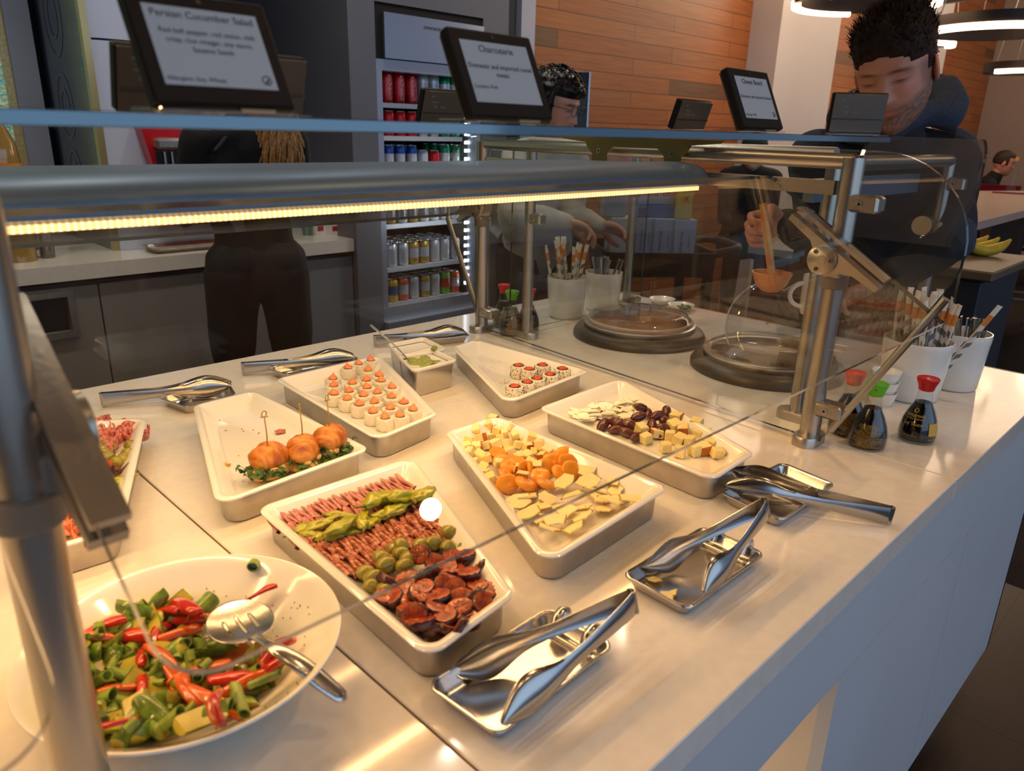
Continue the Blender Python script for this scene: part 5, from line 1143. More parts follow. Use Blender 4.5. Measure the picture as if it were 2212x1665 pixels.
o = bpy.data.objects.new('cooler_lamp', lc); COL.objects.link(o); o.location = (ix1-.03, BY+.075, (zi+zb)/2); o.rotation_euler = (PI/2, 0, -PI/2+.9+PI)
o.rotation_euler = Vector((-1, .35, 0)).to_track_quat('-Z', 'Z').to_euler()
# opened cooler door
a, b2 = PY(1100, 200, 3.02), PY(1268, 200, 2.78); ztop = PY(1268, 156, 2.78).z
dr = thing('cooler_door', 'open black-framed glass cooler door with white edge lights', 'door', (a.x, a.y, 0)); d = (b2-a).to_2d(); L = d.length; dr.rotation_euler = (0, 0, math.atan2(d.y, d.x))
g = G(); g.bbox((L/2, 0, ztop-.035), (L, .05, .07)).bbox((L/2, 0, .48), (L, .05, .06)).bbox((.03, 0, (ztop+.45)/2), (.06, .05, ztop-.45)).bbox((L-.03, 0, (ztop+.45)/2), (.06, .05, ztop-.45)); g.build('door_frame', BLACK, dr, 0)
G().box((.06, -.005, .5), (L-.06, .005, ztop-.06)).build('door_glass', GLASS, dr, 0)
g = G().box((L, -.026, .46), (L+.008, .026, ztop)); g.build('edge_trim', FRM, dr, 0)
g = G()
for k in range(12): g.bbox((L-.062, -.028, ztop-.17-k*.07), (.006, .004, .028), b=.001)
g.build('edge_lights', LEDW, dr, 0)

# ================================================================== SODA MACHINE, JARS AND BOXES ON THE BACK COUNTER
sx1 = PY(500, 300, 3.36).x
sm = thing('soda_machine', 'tall soda dispenser with dark side, white front and red dispensing panel', 'soda machine', (0, 0, CT))
sy = 3.36
G().box((xs, sy+.02, .001), (sx1, min(yb-.03, 4.04), 1.5)).build('machine_body', mat('machine_navy', (34, 42, 60), .25, coat=.4), sm, 0)
WF = mat('machine_white', (196, 204, 222), .3)
seg = G(); zsp = PY(300, 93, sy).z-CT
xw0 = PY(205, 200, sy).x
for z0, z1 in ((.001, zsp-.004), (zsp+.004, 1.5)): seg.loft([[Vector((xw0+.0, sy+.02, z)), Vector((xw0+.01, sy-.005, z)), Vector((xw0+.04, sy-.022, z)), Vector(((xw0+sx1)/2, sy-.04, z)), Vector((sx1-.03, sy-.022, z)), Vector((sx1, sy+.02, z))] for z in (z0, z1)])
seg.build('front_shell', WF, sm, 30)
G().box((xs-.001, sy-.005, .001), (xw0+.012, sy+.03, 1.5)).build('edge_strip', mat('champagne', (186, 170, 120), .3, .6), sm, 0)
def zc(x, y): q = PY(x, y, sy-.04); return (q.x, q.z-CT)
a0, a1 = zc(262, 118), zc(330, 155); G().bbox(((a0[0]+a1[0])/2+.04, sy-.055, (a0[1]+a1[1])/2), (a1[0]-a0[0]+.1, .04, a0[1]-a1[1]), b=.01).build('red_badge', mat('machine_red', (190, 14, 20), .25, coat=.5), sm, 40)
P0, P1, P2, P3 = zc(288, 262), zc(472, 262), zc(440, 352), zc(318, 352)
poly = [P0, P3, (P3[0]+.01, P3[1]-.25), (P2[0]+.06, P2[1]-.25), (P2[0]+.09, P2[1]), P1]; 
M = Matrix(((1, 0, 0, 0), (0, 0, 1, sy-.10), (0, 1, 0, 0), (0, 0, 0, 1)))
G().prism([(x, z) for x, z in poly], 0, .07, 0, M).build('red_panel', MATS['machine_red'], sm, 0)
q0, q1 = zc(316, 296), zc(440, 322); G().bbox(((q0[0]+q1[0])/2, sy-.115, (q0[1]+q1[1])/2), (q1[0]-q0[0], .05, q0[1]-q1[1]), b=.012).build('nozzle_cover', ALU, sm, 40)
q0, q1 = zc(322, 326), zc(440, 420); G().box((q0[0], sy-.112, q1[1]), (q1[0], sy-.06, q0[1])).build('dispense_bay', mat('bay_dark', (40, 44, 50), .3), sm, 0)
g = G()
for k in range(6): x = q0[0]+.03+k*(q1[0]-q0[0]-.06)/5; g.tube([(x, sy-.122, q0[1]), (x, sy-.122, q0[1]-.10)], .004, 6)
g.build('nozzles', STEEL, sm, 60)
g = G()   # pale swirls on the dark side
for (cy, cz, r) in ((3.70, 1.15, .11), (3.70, .90, .14), (3.70, .56, .12), (3.70, .28, .10)):
    for rr in (r, r*.5):
        n = 28; g.add([Vector((xs-.0015, cy+(rr+dr_)*.75*math.cos(2*PI*k/n), cz+(rr+dr_)*math.sin(2*PI*k/n))) for k in range(n) for dr_ in (0, .012)], [(k*2, (k*2+2) % (2*n), (k*2+3) % (2*n), k*2+1) for k in range(n)])
g.build('swirl_print', mat('swirl', (84, 90, 104), .4), sm, 0)
for i, (x, y) in enumerate([(12, 568), (62, 562), (104, 556)]):
    q = P(x, y, 0); t = thing('spice_jar', ('steel-topped spice jar, first from the bottle', 'steel-topped spice jar between two others', 'steel-topped spice jar nearest the grey panel')[i], 'jar', (q.x, q.y, CT))
    G().lathe([(.001, 0), (.024, 0), (.026, .004), (.026, .06), (.022, .066)], n=24).build('jar_body', mat('jar_steel', (120, 116, 106), .3, .7), t, 50); G().lathe([(.023, .062), (.025, .065), (.025, .092), (.022, .095), (.001, .095)], n=24).build('lid', ALU, t, 50)
for i, (x, y) in enumerate([(35, 545), (80, 538)]):
    q = P(x, y, 0); t = thing('spice_bottle', ('clear bottle of orange spice behind the jars', 'clear bottle of brown spice behind the jars')[i], 'bottle', (q.x, q.y, CT)); G().lathe([(.001, 0), (.028, 0), (.028, .10), (.018, .12)], n=20).build('bottle_body', mat(('spice_a', 'spice_b')[i], ((150, 104, 40), (96, 74, 48))[i], .3, coat=.6), t, 50); G().lathe([(.019, .118), (.019, .14), (.001, .14)], n=20).build('cap', BLACK, t, 50)
q = PY(5, 345, 3.3); t = thing('liquor_bottle', 'amber-labelled glass bottle standing before the mosaic wall', 'bottle', (q.x, q.y, CT)); zz_ = max(.12, q.z-CT)
G().lathe([(.001, 0), (.055, 0), (.055, zz_), (.05, zz_+.06), (.02, zz_+.13), (.018, zz_+.2)], n=24).build('bottle_body', mat('amber_glass', (150, 120, 60), .1, coat=1), t, 50); G().lathe([(.021, zz_+.17), (.021, zz_+.23), (.001, zz_+.23)], n=20).build('cap', BLACK, t, 50); G().lathe([(.0562, zz_-.12), (.0562, zz_-.01)], n=24, cap=(0, 0)).build('label_band', mat('amber_label', (214, 130, 30), .5), t, 50)
q = P(408, 536, 0); t = thing('steel_tray', 'shallow steel tray on the back counter behind the woman', 'tray', (q.x+.0, BY+.13, CT)); t.scale = (.8, .62, 1); G().loft([[Vector((a, b, z)) for a, b in rpoly([(-.22, -.12), (.22, -.12), (.22, .12), (-.22, .12)], .03, 5, i)] for z, i in ((.001, .02), (.02, .004), (.022, 0), (.024, .004), (.022, .01), (.005, .024))]).build('tray_body', ALU, t, 50)
for i, (x, lb) in enumerate(((690, 'small white tea box with red label nearest the woman'), (722, 'small white tea box with red label beside the grey panel'))):
    q = P(x, 507, 0); t = thing('tea_box', lb, 'box', (q.x, q.y, CT), .1); G().box((-.04, -.03, 0), (.04, .03, .055)).build('carton', WHITE, t, 0); G().box((-.032, -.0308, .022), (.004, -.030, .046)).build('red_label', mat('label_red', (190, 40, 40), .5), t, 0)
for i, x in enumerate((662, 676)):
    q = P(x, 508, 0); t = thing('glass_jar', ('small green glass jar nearest the woman', 'small green glass jar beside the tea boxes')[i], 'jar', (q.x, q.y, CT)); G().lathe([(.001, 0), (.018, 0), (.019, .05), (.014, .056), (.014, .065), (.001, .065)], n=16).build('jar_body', mat('green_glass', (96, 120, 96), .15, coat=1), t, 50)

# ================================================================== BLACK CART WITH DRINK CARTONS
ck = PD(1410, 545, 3.35); ctz = ck.z
ct = thing('utility_cart', 'black plastic utility cart loaded with drink cartons', 'cart', (ck.x, ck.y, 0), -PI/4+.1)
CB = mat('cart_black', (24, 24, 26), .5)
for z in (ctz-.02, ctz-.40, .18):
    G().loft([[Vector((a, b, zq)) for a, b in rpoly([(-.25, -.22), (.22, -.22), (.22, .22), (-.25, .22)], .04, 6, i)] for zq, i in ((z-.05, .01), (z+.05, 0), (z+.05, .012), (z-.01, .02))]).build('shelf', CB, ct, 40)
for x in (-.21, .19):
    for y in (-.18, .18): G().bbox((x, y, ctz/2+.06), (.04, .04, ctz-.16), b=.008).build('leg', CB, ct, 40)
for x in (-.21, .19):
    for y in (-.18, .18): G().tube([(x, y-.015, .05), (x, y+.015, .05)], .05, 20).build('wheel', MATTBLACK, ct, 50)
G().tube([(.20, -.18, ctz+.02), (.30, -.17, ctz+.04), (.34, -.10, ctz+.04), (.34, .10, ctz+.04), (.30, .17, ctz+.04), (.20, .18, ctz+.02)], .018, 12).build('push_handle', CB, ct, 60)
def carton(x, y, D, w_, d_, h_, m, label, texts, tm, cat='carton', band=None, zb=None, tsz=.05):
    q = PD(x, y, D); t = thing('drink_carton', label, cat, (q.x, q.y, zb if zb is not None else q.z), -PI/4+.1)
    G().bbox((0, 0, h_/2), (w_, d_, h_), b=.003).build('carton_body', m, t, 0)
    if band: G().box((-w_/2-.0006, -d_/2-.0006, 0), (w_/2+.0006, d_/2, h_*.42)).build('printed_band', band, t, 0)
    g = G()
    for s_, sz, tx, tz, rt in texts:
        vs, fs = textmesh(s_, sz); g.add([Vector(((v.x if not rt else -v.y)+tx, -d_/2-.0014, (v.y if not rt else v.x)+tz)) for v in vs], fs)
    if texts: g.build('carton_lettering', tm, t, 0)
    return t
PB = mat('carton_paleblue', (150, 176, 210), .5); RB = mat('carton_blue', (60, 104, 176), .45); YB = mat('carton_yellow', (206, 176, 50), .45); SB = mat('carton_silver', (170, 178, 190), .4, .3)
TXD = mat('carton_ink', (84, 100, 130), .6); TXR = mat('carton_red', (196, 40, 44), .5)
for i, (x, lb) in enumerate(((1385, 'pale blue mixer carton on the cart nearest the arm'), (1425, 'pale blue mixer carton in the middle of the cart row'), (1470, 'pale blue mixer carton nearest the cart handle'))):
    carton(x, 545, 3.3, .085, .10, .175, PB, lb, [('FEVER-TREE', .016, -.012, .085, True), ('CLUB SODA', .010, .018, .085, True)], TXD, zb=ctz-.02)
carton(1335, 548, 3.32, .10, .12, .17, mat('carton_white', (206, 210, 210), .5), 'white carton on the cart beside the worker hand', [], TXD, zb=ctz-.02)
carton(1415, 455, 3.30, .17, .10, .13, SB, 'blue and silver energy drink carton on top of the pale cartons', [('Red Bull', .050, .0, .085, False)], TXR, band=RB, zb=ctz+.158)
carton(1472, 455, 3.28, .055, .10, .13, YB, 'yellow energy drink carton beside the blue and silver one', [('x', .05, 0, .07, False)], TXR, band=mat('carton_yb', (196, 180, 110), .5), zb=ctz+.158)
carton(1325, 452, 3.30, .09, .10, .13, SB, 'shrink-wrapped silver carton on top, beside the water bottles', [], TXR, zb=ctz+.152)
for i, (x, y) in enumerate([(1232, 470), (1258, 475), (1280, 462)]):
    q = PD(x, y, 3.25); t = thing('water_bottle', ('clear water bottle nearest the worker sleeve', 'clear water bottle between two others by the cartons', 'clear water bottle nearest the silver carton')[i], 'bottle', (q.x, q.y, q.z-.10)); G().lathe([(.001, 0), (.03, 0), (.032, .02), (.029, .07), (.032, .12), (.026, .16), (.013, .18), (.013, .2)], n=20).build('bottle_body', GLASSB, t, 50); G().lathe([(.014, .19), (.014, .21), (.001, .21)], n=14).build('cap', WHITE, t, 50)
# dark work counter behind the soup wells
wk = thing('prep_counter', 'dark-fronted prep counter behind the soup wells', 'counter', (0, 0, 0)); 
G().box((4.0, 1.5, CT-.12), (5.6, 2.1, CT-.08)).build('countertop', mat('prep_top', (150, 150, 148), .3), wk, 0); G().box((4.03, 1.53, 0), (5.57, 2.07, CT-.12)).build('carcass', DARKW, wk, 0)

# ================================================================== LOUNGE: PENDANTS, TABLE, STOOLS
LAMPM = mat('lamp_glow', (255, 214, 170), .4, emit=9.); PDK = mat('pendant_body', (48, 40, 38), .45, .3)
def pendant(x, y, D, r, label, tilt=0, rod=1.0, seg=((0, 1.9), (2.4, 3.6), (4.2, 5.6))):
    c = PD(x, y, D); t = thing('ring_pendant', label, 'pendant lamp', c, 0)
    n = 60; rings = []
    for k in range(n+1):
        a = 2*PI*k/n; o = Vector((math.cos(a), math.sin(a), 0)); rings.append([o*(r-.035)+Vector((0, 0, 0)), o*r, o*r+Vector((0, 0, .085)), o*(r-.035)+Vector((0, 0, .085))])
    G().loft(rings, cap=(0, 0)).build('ring', PDK, t, 40)
    for a0, a1 in seg:
        rings = []
        for k in range(21):
            a = a0+(a1-a0)*k/20; o = Vector((math.cos(a), math.sin(a), 0)); rings.append([o*(r-.045)+Vector((0, 0, -.018)), o*(r+.006)+Vector((0, 0, -.018)), o*(r+.008)+Vector((0, 0, .018)), o*(r-.045)+Vector((0, 0, .004))])
        G().loft(rings).build('light_segment', LAMPM, t, 40)
    for k in range(3):
        a = k*2*PI/3+.5; G().tube([(r*math.cos(a), r*math.sin(a), .085), (r*.25*math.cos(a), r*.25*math.sin(a), 3.59-c.z)], .004, 6).build('cable', BRUSH, t, 60)
    return t
pendant(1868, 8, 5.6, .42, 'large ring pendant above the bearded man', seg=((.6, 2.2), (3.0, 4.4), (4.9, 6.0)))
pendant(1995, -4, 6.4, .34, 'ring pendant cut by the picture top beside the large one', seg=((2.6, 4.9),))
pendant(2150, 72, 6.2, .44, 'ring pendant with a long glowing underside by the far wall', seg=((2.5, 4.5), (4.9, 5.9)))
pendant(2215, 158, 8.8, .34, 'small ring pendant hanging low by the far wall', seg=((2.6, 3.4), (4.3, 5.2)))
pendant(1998, 98, 7.6, .22, "small ring pendant beside the bearded man's hair", seg=((3.0, 5.6),))
RED = mat('red_vinyl', (112, 18, 38), .38, coat=.3); 
bt = thing('bar_table', 'long white bar table behind the red stools', 'table', (0, 0, 0))
z1 = .15; a, b2 = P(2085, 486, z1), P(2212, 455, z1); c_, d_ = P(2080, 412, z1), P(2240, 412, z1)
pts = [a.to_2d(), (a+(b2-a)*1.6).to_2d(), (d_+(d_-c_)*.3).to_2d(), c_.to_2d()]
ar = sum(pts[i].x*pts[(i+1) % 4].y-pts[(i+1) % 4].x*pts[i].y for i in range(4)); pts = pts if ar > 0 else pts[::-1]
G().prism([tuple(q) for q in pts], CT+z1-.04, CT+z1).build('tabletop', mat('table_white', (206, 190, 180), .15), bt, 0)
cc = sum(pts, Vector((0, 0)))/4; G().prism([tuple(cc+(q-cc)*.45) for q in pts], 0.0, CT+z1-.041).build('table_base', mat('table_base', (36, 22, 20), .6), bt, 0)
def stool(px, py, label, rz):
    q = P(px, py, -CT); t = thing('bar_stool', label, 'stool', (q.x, q.y, 0), rz)
    rb = [[Vector((x, y, 0)) for x, y in rpoly([(-.23, -.21), (.23, -.21), (.23, .21), (-.23, .21)], .05, 5)]]
    G().loft([[Vector((v.x*k, v.y*k, z)) for v in rb[0]] for z, k in ((.68, .95), (.69, 1), (.75, 1), (.765, .95))]).build('seat', RED, t, 50)
    rings = []
    for i in range(9):
        u = i/8; rings.append([Vector((x*(1+.0*u), -.19-.05*u+y, .70+.36*u)) for x, y in rpoly([(-.235, -.022), (.235, -.022), (.235, .022), (-.235, .022)], .018, 4)])
    G().loft(rings).build('backrest', RED, t, 50)
    for sx in (-.2, .2):
        for sy_ in (-.18, .18): G().bbox((sx, sy_, .34), (.022, .022, .68), b=.003).build('leg', BRUSH, t, 0)
    g = G(); g.bbox((0, -.18, .66), (.42, .02, .02)).bbox((0, .18, .25), (.42, .02, .02)).bbox((0, -.18, .25), (.42, .02, .02)).bbox((-.2, 0, .2), (.02, .36, .02)).bbox((.2, 0, .2), (.02, .36, .02)); g.build('foot_rail', BRUSH, t, 0); return t
stool(2150, 700, 'red bar stool with chrome legs, nearest the counter end', -PI/2+.25)
stool(2265, 610, 'red bar stool at the picture edge, behind the nearest stool', -PI/2+.25)
stool(2085, 640, 'red bar stool mostly hidden behind the bearded man', -PI/2+.25)
q = P(2183, 400, z1); t = thing('juice_bottle', 'clear bottle with yellow cap on the bar table', 'bottle', (7.3, 1.60, CT+z1)); 
G().lathe([(.001, 0), (.032, 0), (.032, .14), (.013, .2), (.013, .24)], n=18).build('bottle_body', GLASSB, t, 50); G().lathe([(.015, .23), (.015, .26), (.001, .26)], n=14).build('cap', mat('yellow_cap', (206, 170, 40), .4), t, 50)
# fruit stand seen through the end glass
fs0 = PD(2010, 545, 2.9); t = thing('fruit_stand', 'low stand of fruit beyond the counter end', 'stand', (fs0.x, fs0.y, 0)); G().bbox((0, 0, fs0.z-.02), (.5, .5, .03), b=.005).build('stand_top', mat('stand_wood', (90, 76, 60), .5), t, 0); G().bbox((0, 0, (fs0.z-.04)/2), (.44, .44, fs0.z-.04), b=.005).build('stand_body', DARKW, t, 0)
APM = mat('apple_red', (120, 22, 18), .25, coat=.5, vary=.4, vscale=20)
def apple(v):
    t = thing('red_apple', 'dark red apple on the stand seen through the end glass', 'apple', group='apples on the fruit stand')
    G().lathe([(.001, .008), (.012, .002), (.026, .006), (.036, .024), (.037, .042), (.028, .062), (.014, .066), (.004, .058), (.001, .057)], n=24).build('apple_body', APM, t, 180); G().tube([(0, 0, .056), (.003, 0, .076)], .0016, 6).build('stem', BAM, t, 60); return t
for i, (x, y) in enumerate([(1935, 515), (1962, 508), (1990, 498), (1950, 535), (1980, 540), (2008, 500), (1925, 540)]):
    q = PD(x, y, 2.85); first_or_dup(('apple', 0), lambda: apple(0), (fs0.x-.16+.075*(i % 4)+.03*(i//4), fs0.y+.12-.078*(i//4)-.03, fs0.z-.005+.0*i), (0, 0, i), 1)
BAN = mat('banana_yellow', (196, 168, 40), .45, vary=.2, vscale=30)
for i in range(3):
    g = G(); pts = [(.10*math.sin(a), .015*i, .10*(1-math.cos(a))) for a in [-.9+1.8*k/12 for k in range(13)]]; g.tube(pts, [.005, .009, .014, .017, .018, .018, .018, .018, .018, .017, .014, .009, .004], 10); g.v = [(x, y+.02*i-.02, z+.018) for x, y, z in g.v]
    o = g.build('banana', BAN, None, 60); o.location = (fs0.x+.12, fs0.y-.12+.012*i, fs0.z-.005); o.rotation_euler = (0, 0, -.7); tag(o, 'yellow banana on the stand seen through the end glass', 'banana', 'bananas on the fruit stand')

# ================================================================== PEOPLE
def fuse(g, vox=.008, smooth=6, fac=.6):
    me = g.mesh('tmp'); o = bpy.data.objects.new('tmp', me); COL.objects.link(o)
    m = o.modifiers.new('r', 'REMESH'); m.mode = 'VOXEL'; m.voxel_size = vox
    if smooth: s = o.modifiers.new('s', 'SMOOTH'); s.iterations = smooth; s.factor = fac
    dg = bpy.context.evaluated_depsgraph_get(); e = o.evaluated_get(dg); m2 = e.to_mesh()
    r = G(); r.add([v.co.copy() for v in m2.vertices], [tuple(p.vertices) for p in m2.polygons]); e.to_mesh_clear()
    bpy.data.objects.remove(o); bpy.data.meshes.remove(me); return r
def cap_tube(g, pts, rr, n=16, flat=1., upv=None):
    "tube with round ends"
    pts = [Vector(p) for p in pts]; rr = list(rr)
    P2, R2 = [], []
    d0 = (pts[0]-pts[1]).normalized(); d1 = (pts[-1]-pts[-2]).normalized()
    for k in (0, 30, 60): a = math.radians(k); P2.append(pts[0]+d0*rr[0]*math.cos(a)); R2.append(max(rr[0]*math.sin(a), .0008))
    # smooth interpolation
    N = len(pts)
    for i in range(N-1):
        p0, p1, p2, p3 = pts[max(i-1, 0)], pts[i], pts[i+1], pts[min(i+2, N-1)]
        for k in range(5):
            t = k/5; q = .5*((2*p1)+(p2-p0)*t+(2*p0-5*p1+4*p2-p3)*t*t+(3*p1-p0-3*p2+p3)*t*t*t); P2.append(q); tt = t*t*(3-2*t); R2.append(rr[i]*(1-tt)+rr[i+1]*tt)
    P2.append(pts[-1]); R2.append(rr[-1])
    for k in (60, 30, 0): a = math.radians(k); P2.append(pts[-1]+d1*rr[-1]*math.cos(a)); R2.append(max(rr[-1]*math.sin(a), .0008))
    g.tube(P2, R2, n, flat=flat, upv=upv)
def hand(W, F, N, side=1, curl=.5, s=1., thumb=.5, spread=0.):
    F = Vector(F).normalized(); N = Vector(N); N = (N-F*N.dot(F)).normalized(); Sd = F.cross(N)*side; W = Vector(W); g = G()
    cap_tube(g, [W-F*.05*s, W, W+F*.02*s], [.026*s, .023*s, .026*s], 14, .72, N)
    for i, (o, L, kl) in enumerate(((.030, .070, .088), (.010, .078, .092), (-.010, .072, .088), (-.029, .056, .080))):
        K = W+F*kl*s+Sd*o*s; cap_tube(g, [W+F*.01*s+Sd*o*.5*s, W+F*kl*.55*s+Sd*o*.85*s-N*.004*s, K], [.015*s, .0135*s, .0105*s], 10)
        c = curl+i*.04; p = K.copy(); a = 0; pts = [p.copy()]
        fan = (1.5-i)*spread
        for q, fr in enumerate((.44, .31, .25)):
            a += c*(1.0, 1.15, .8)[q]; d = (F*math.cos(a)+N*math.sin(a)+Sd*fan*.3).normalized(); p = p+d*L*s*fr*1.05; pts.append(p.copy())
        cap_tube(g, pts, [.0098*s, .0088*s, .0080*s, .0068*s], 10)
    T0 = W+F*.022*s+Sd*.020*s; d1 = (Sd*.62+F*.62+N*.35).normalized(); d2 = (Sd*(.35-thumb*.9)+F*.75+N*(.3+thumb*.6)).normalized(); d3 = (Sd*(.1-thumb*1.3)+F*.6+N*(.2+thumb*.6)).normalized()
    cap_tube(g, [T0, T0+d1*.042*s, T0+d1*.042*s+d2*.034*s, T0+d1*.042*s+d2*.034*s+d3*.026*s], [.0155*s, .0125*s, .0105*s, .0085*s], 10)
    return fuse(g, .0024, 3, .5)
HT = [(-.119, .012, .058, -.035), (-.113, .026, .068, -.02), (-.103, .038, .076, .0), (-.085, .052, .082, .03), (-.06, .062, .0845, .060), (-.03, .069, .086, .083), (0, .0735, .0865, .096), (.03, .0765, .089, .1), (.06, .0745, .084, .094), (.085, .064, .071, .08), (.103, .046, .051, .058), (.114, .024, .026, .03), (.119, .004, .004, .004)]
def hrow(z):
    for a, b in zip(HT, HT[1:]):
        if z <= b[0]: t = (z-a[0])/(b[0]-a[0]); t = max(0, min(1, t)); return [a[k]*(1-t)+b[k]*t for k in (1, 2, 3)]
    return list(HT[-1][1:])
def gs(x, z, cx, cz, sx, sz): return math.exp(-((x-cx)/sx)**2-((z-cz)/sz)**2)
def hpos(th, z):
    w_, f, b = hrow(z); c, s_ = math.cos(th), math.sin(th); e = 2/2.35
    x = w_*math.copysign(abs(c)**e, c); y = (f if s_ > 0 else b)*math.copysign(abs(s_)**e, s_)
    if s_ < 0 and b < 0: y = -b*abs(s_)*0 + (-abs(b))*0 + abs(b)*(1-abs(s_))*.3
    if s_ > 0:
        k = s_**1.5
        nz = (z+.034)/.052; nose = math.exp(-(x/(.0085+.006*max(0, 1-max(0, nz))))**2)*(.020*max(0, 1-nz) + .004)*(1 if -.001 <= nz else math.exp(-((nz)/.14)**2)) if nz < 1.25 else 0
        y += k*nose + k*.005*(gs(x, z, .012, -.031, .006, .007)+gs(x, z, -.012, -.031, .006, .007))
        for sg in (-1, 1):
            y -= k*.0105*gs(x, z, sg*.031, .012, .016, .013); y += k*.0075*gs(x, z, sg*.032, .008, .011, .0075)-k*.0025*gs(x, z, sg*.032, .0015, .013, .0014); y += k*.0050*gs(x, z, sg*.030, .028, .020, .007)+k*.005*gs(x, z, sg*.042, -.014, .018, .016)
        y += k*.0055*gs(x, z, 0, -.0515, .021, .0045)+k*.0065*gs(x, z, 0, -.0635, .018, .0052)-k*.004*gs(x, z, 0, -.0572, .024, .0014)-k*.004*gs(x, z, 0, -.073, .02, .005)+k*.007*gs(x, z, 0, -.095, .022, .014)-k*.002*gs(x, z, 0, -.043, .004, .006)
    return Vector((x, y, z))
def head_mesh(g, cols, M, base, beard=None, n=88, m=84, s=1., brow=(60, 42, 34), lipc=(172, 96, 86)):
    base_l, brow_l, lip_l = lin(base), lin(brow), lin(lipc); be = lin(beard) if beard else None; rings = []
    for i in range(m+1):
        z = -.119+.238*(.5-.5*math.cos(PI*i/m)); R = []
        for j in range(n):
            th = 2*PI*j/n+PI/2; q = hpos(th, z); R.append(M @ (q*s)); c = Vector(base_l); fr = q.y > .02
            if fr:
                for sg in (-1, 1):
                    a = min(1, 1.2*gs(q.x, q.z, sg*.031, .026-.12*abs(abs(q.x)-.03), .019, .0042)); c = c.lerp(Vector(brow_l), a*.85)
                    a = min(1, gs(q.x, q.z, sg*.032, .0030, .014, .0030)*1.3); c = c.lerp(Vector(brow_l), a*.9)
                a = min(1, 1.3*max(gs(q.x, q.z, 0, -.0515, .021, .0042), gs(q.x, q.z, 0, -.0625, .018, .0050))); c = c.lerp(Vector(lip_l), a*.8)
                a = gs(q.x, q.z, 0, -.0572, .022, .0012); c = c.lerp(Vector(brow_l), a*.7)
                c = c*(1+.10*noise.noise(q*60)); c = Vector((c.x*(1+.1*gs(q.x, q.z, .045, -.01, .02, .02)+.1*gs(q.x, q.z, -.045, -.01, .02, .02)+.15*gs(q.x, q.z, 0, -.03, .012, .01)), c.y, c.z))
            if be and q.y > -.02:
                bz = -.040+.02*max(0, abs(q.x)-.045)/.02; a = max(0, min(1, (bz-q.z)/.014)); 
                a *= 1-min(1, 1.4*max(gs(q.x, q.z, 0, -.0515, .020, .004), gs(q.x, q.z, 0, -.0625, .017, .005))); a *= .62+.5*noise.noise(q*260)
                a = max(a, .6*min(1, max(0, (abs(q.x)-.060)/.008))*min(1, max(0, (.04-q.z)/.02)))
                c = c.lerp(Vector(be), max(0, min(.85, a)))
            cols.append((*c, 1))
        rings.append(R)
    g.loft(rings)
    for sg in (-1, 1):
        k0 = len(g.v); g.ball((0, 0, 0), (.0075, .019, .031), 16, 12, f=lambda d: 1-.22*math.exp(-((d.y-.1)**2+(d.z-.1)**2)/.12)*(1 if d.x*sg > 0 else 0)-.18*max(0, -d.z), M=M @ Matrix.Translation((sg*.0775*s, -.008*s, -.006*s)) @ Matrix.Rotation(sg*-.35, 4, 'Z') @ Matrix.Rotation(-.15, 4, 'X') @ Matrix.Scale(s, 4))
        cols += [(base_l[0]*1.1, base_l[1]*.85, base_l[2]*.8, 1)]*(len(g.v)-k0)
SKA = bpy.data.materials.new('skin_painted'); SKA.use_nodes = True; nt = SKA.node_tree; b_ = nt.nodes['Principled BSDF']; at = nt.nodes.new('ShaderNodeAttribute'); at.attribute_name = 'col'; nt.links.new(at.outputs[0], b_.inputs['Base Color']); b_.inputs['Roughness'].default_value = .48; b_.inputs['Subsurface Weight'].default_value = .03; b_.inputs['Subsurface Scale'].default_value = .01
nz = nt.nodes.new('ShaderNodeTexNoise'); nz.inputs['Scale'].default_value = 300; bp = nt.nodes.new('ShaderNodeBump'); bp.inputs['Strength'].default_value = .15; bp.inputs['Distance'].default_value = .001; tc = nt.nodes.new('ShaderNodeTexCoord'); nt.links.new(tc.outputs['Object'], nz.inputs[0]); nt.links.new(nz.outputs[0], bp.inputs['Height']); nt.links.new(bp.outputs[0], b_.inputs['Normal'])
def hair_cap(g, M, s, line, vol, n=72, m=60, seed=0):
    "hair shell over the head where line(q) is true; vol(q) gives its depth"
    idx = {}; vs = []; fs = []; P_ = []
    for i in range(m+1):
        z = -.119+.238*(.5-.5*math.cos(PI*i/m))
        for j in range(n):
            q = hpos(2*PI*j/n, z); o = Vector((q.x, q.y, max(q.z, -.02)*.8)).normalized(); k = line(q); v = vol(q)*(1+.35*noise.noise(q*55+Vector((seed, 0, 0)))) if k > 0 else -.006
            P_.append((q, q+o*v*min(1, k if k > 0 else 1), k))
    for p in P_: vs.append(M @ (p[1]*s))
    for i in range(m):
        for j in range(n):
            a = [i*n+j, i*n+(j+1) % n, (i+1)*n+(j+1) % n, (i+1)*n+j]
            if max(P_[x][2] for x in a) > 0: fs.append(tuple(a))
    g.add(vs, fs); return P_
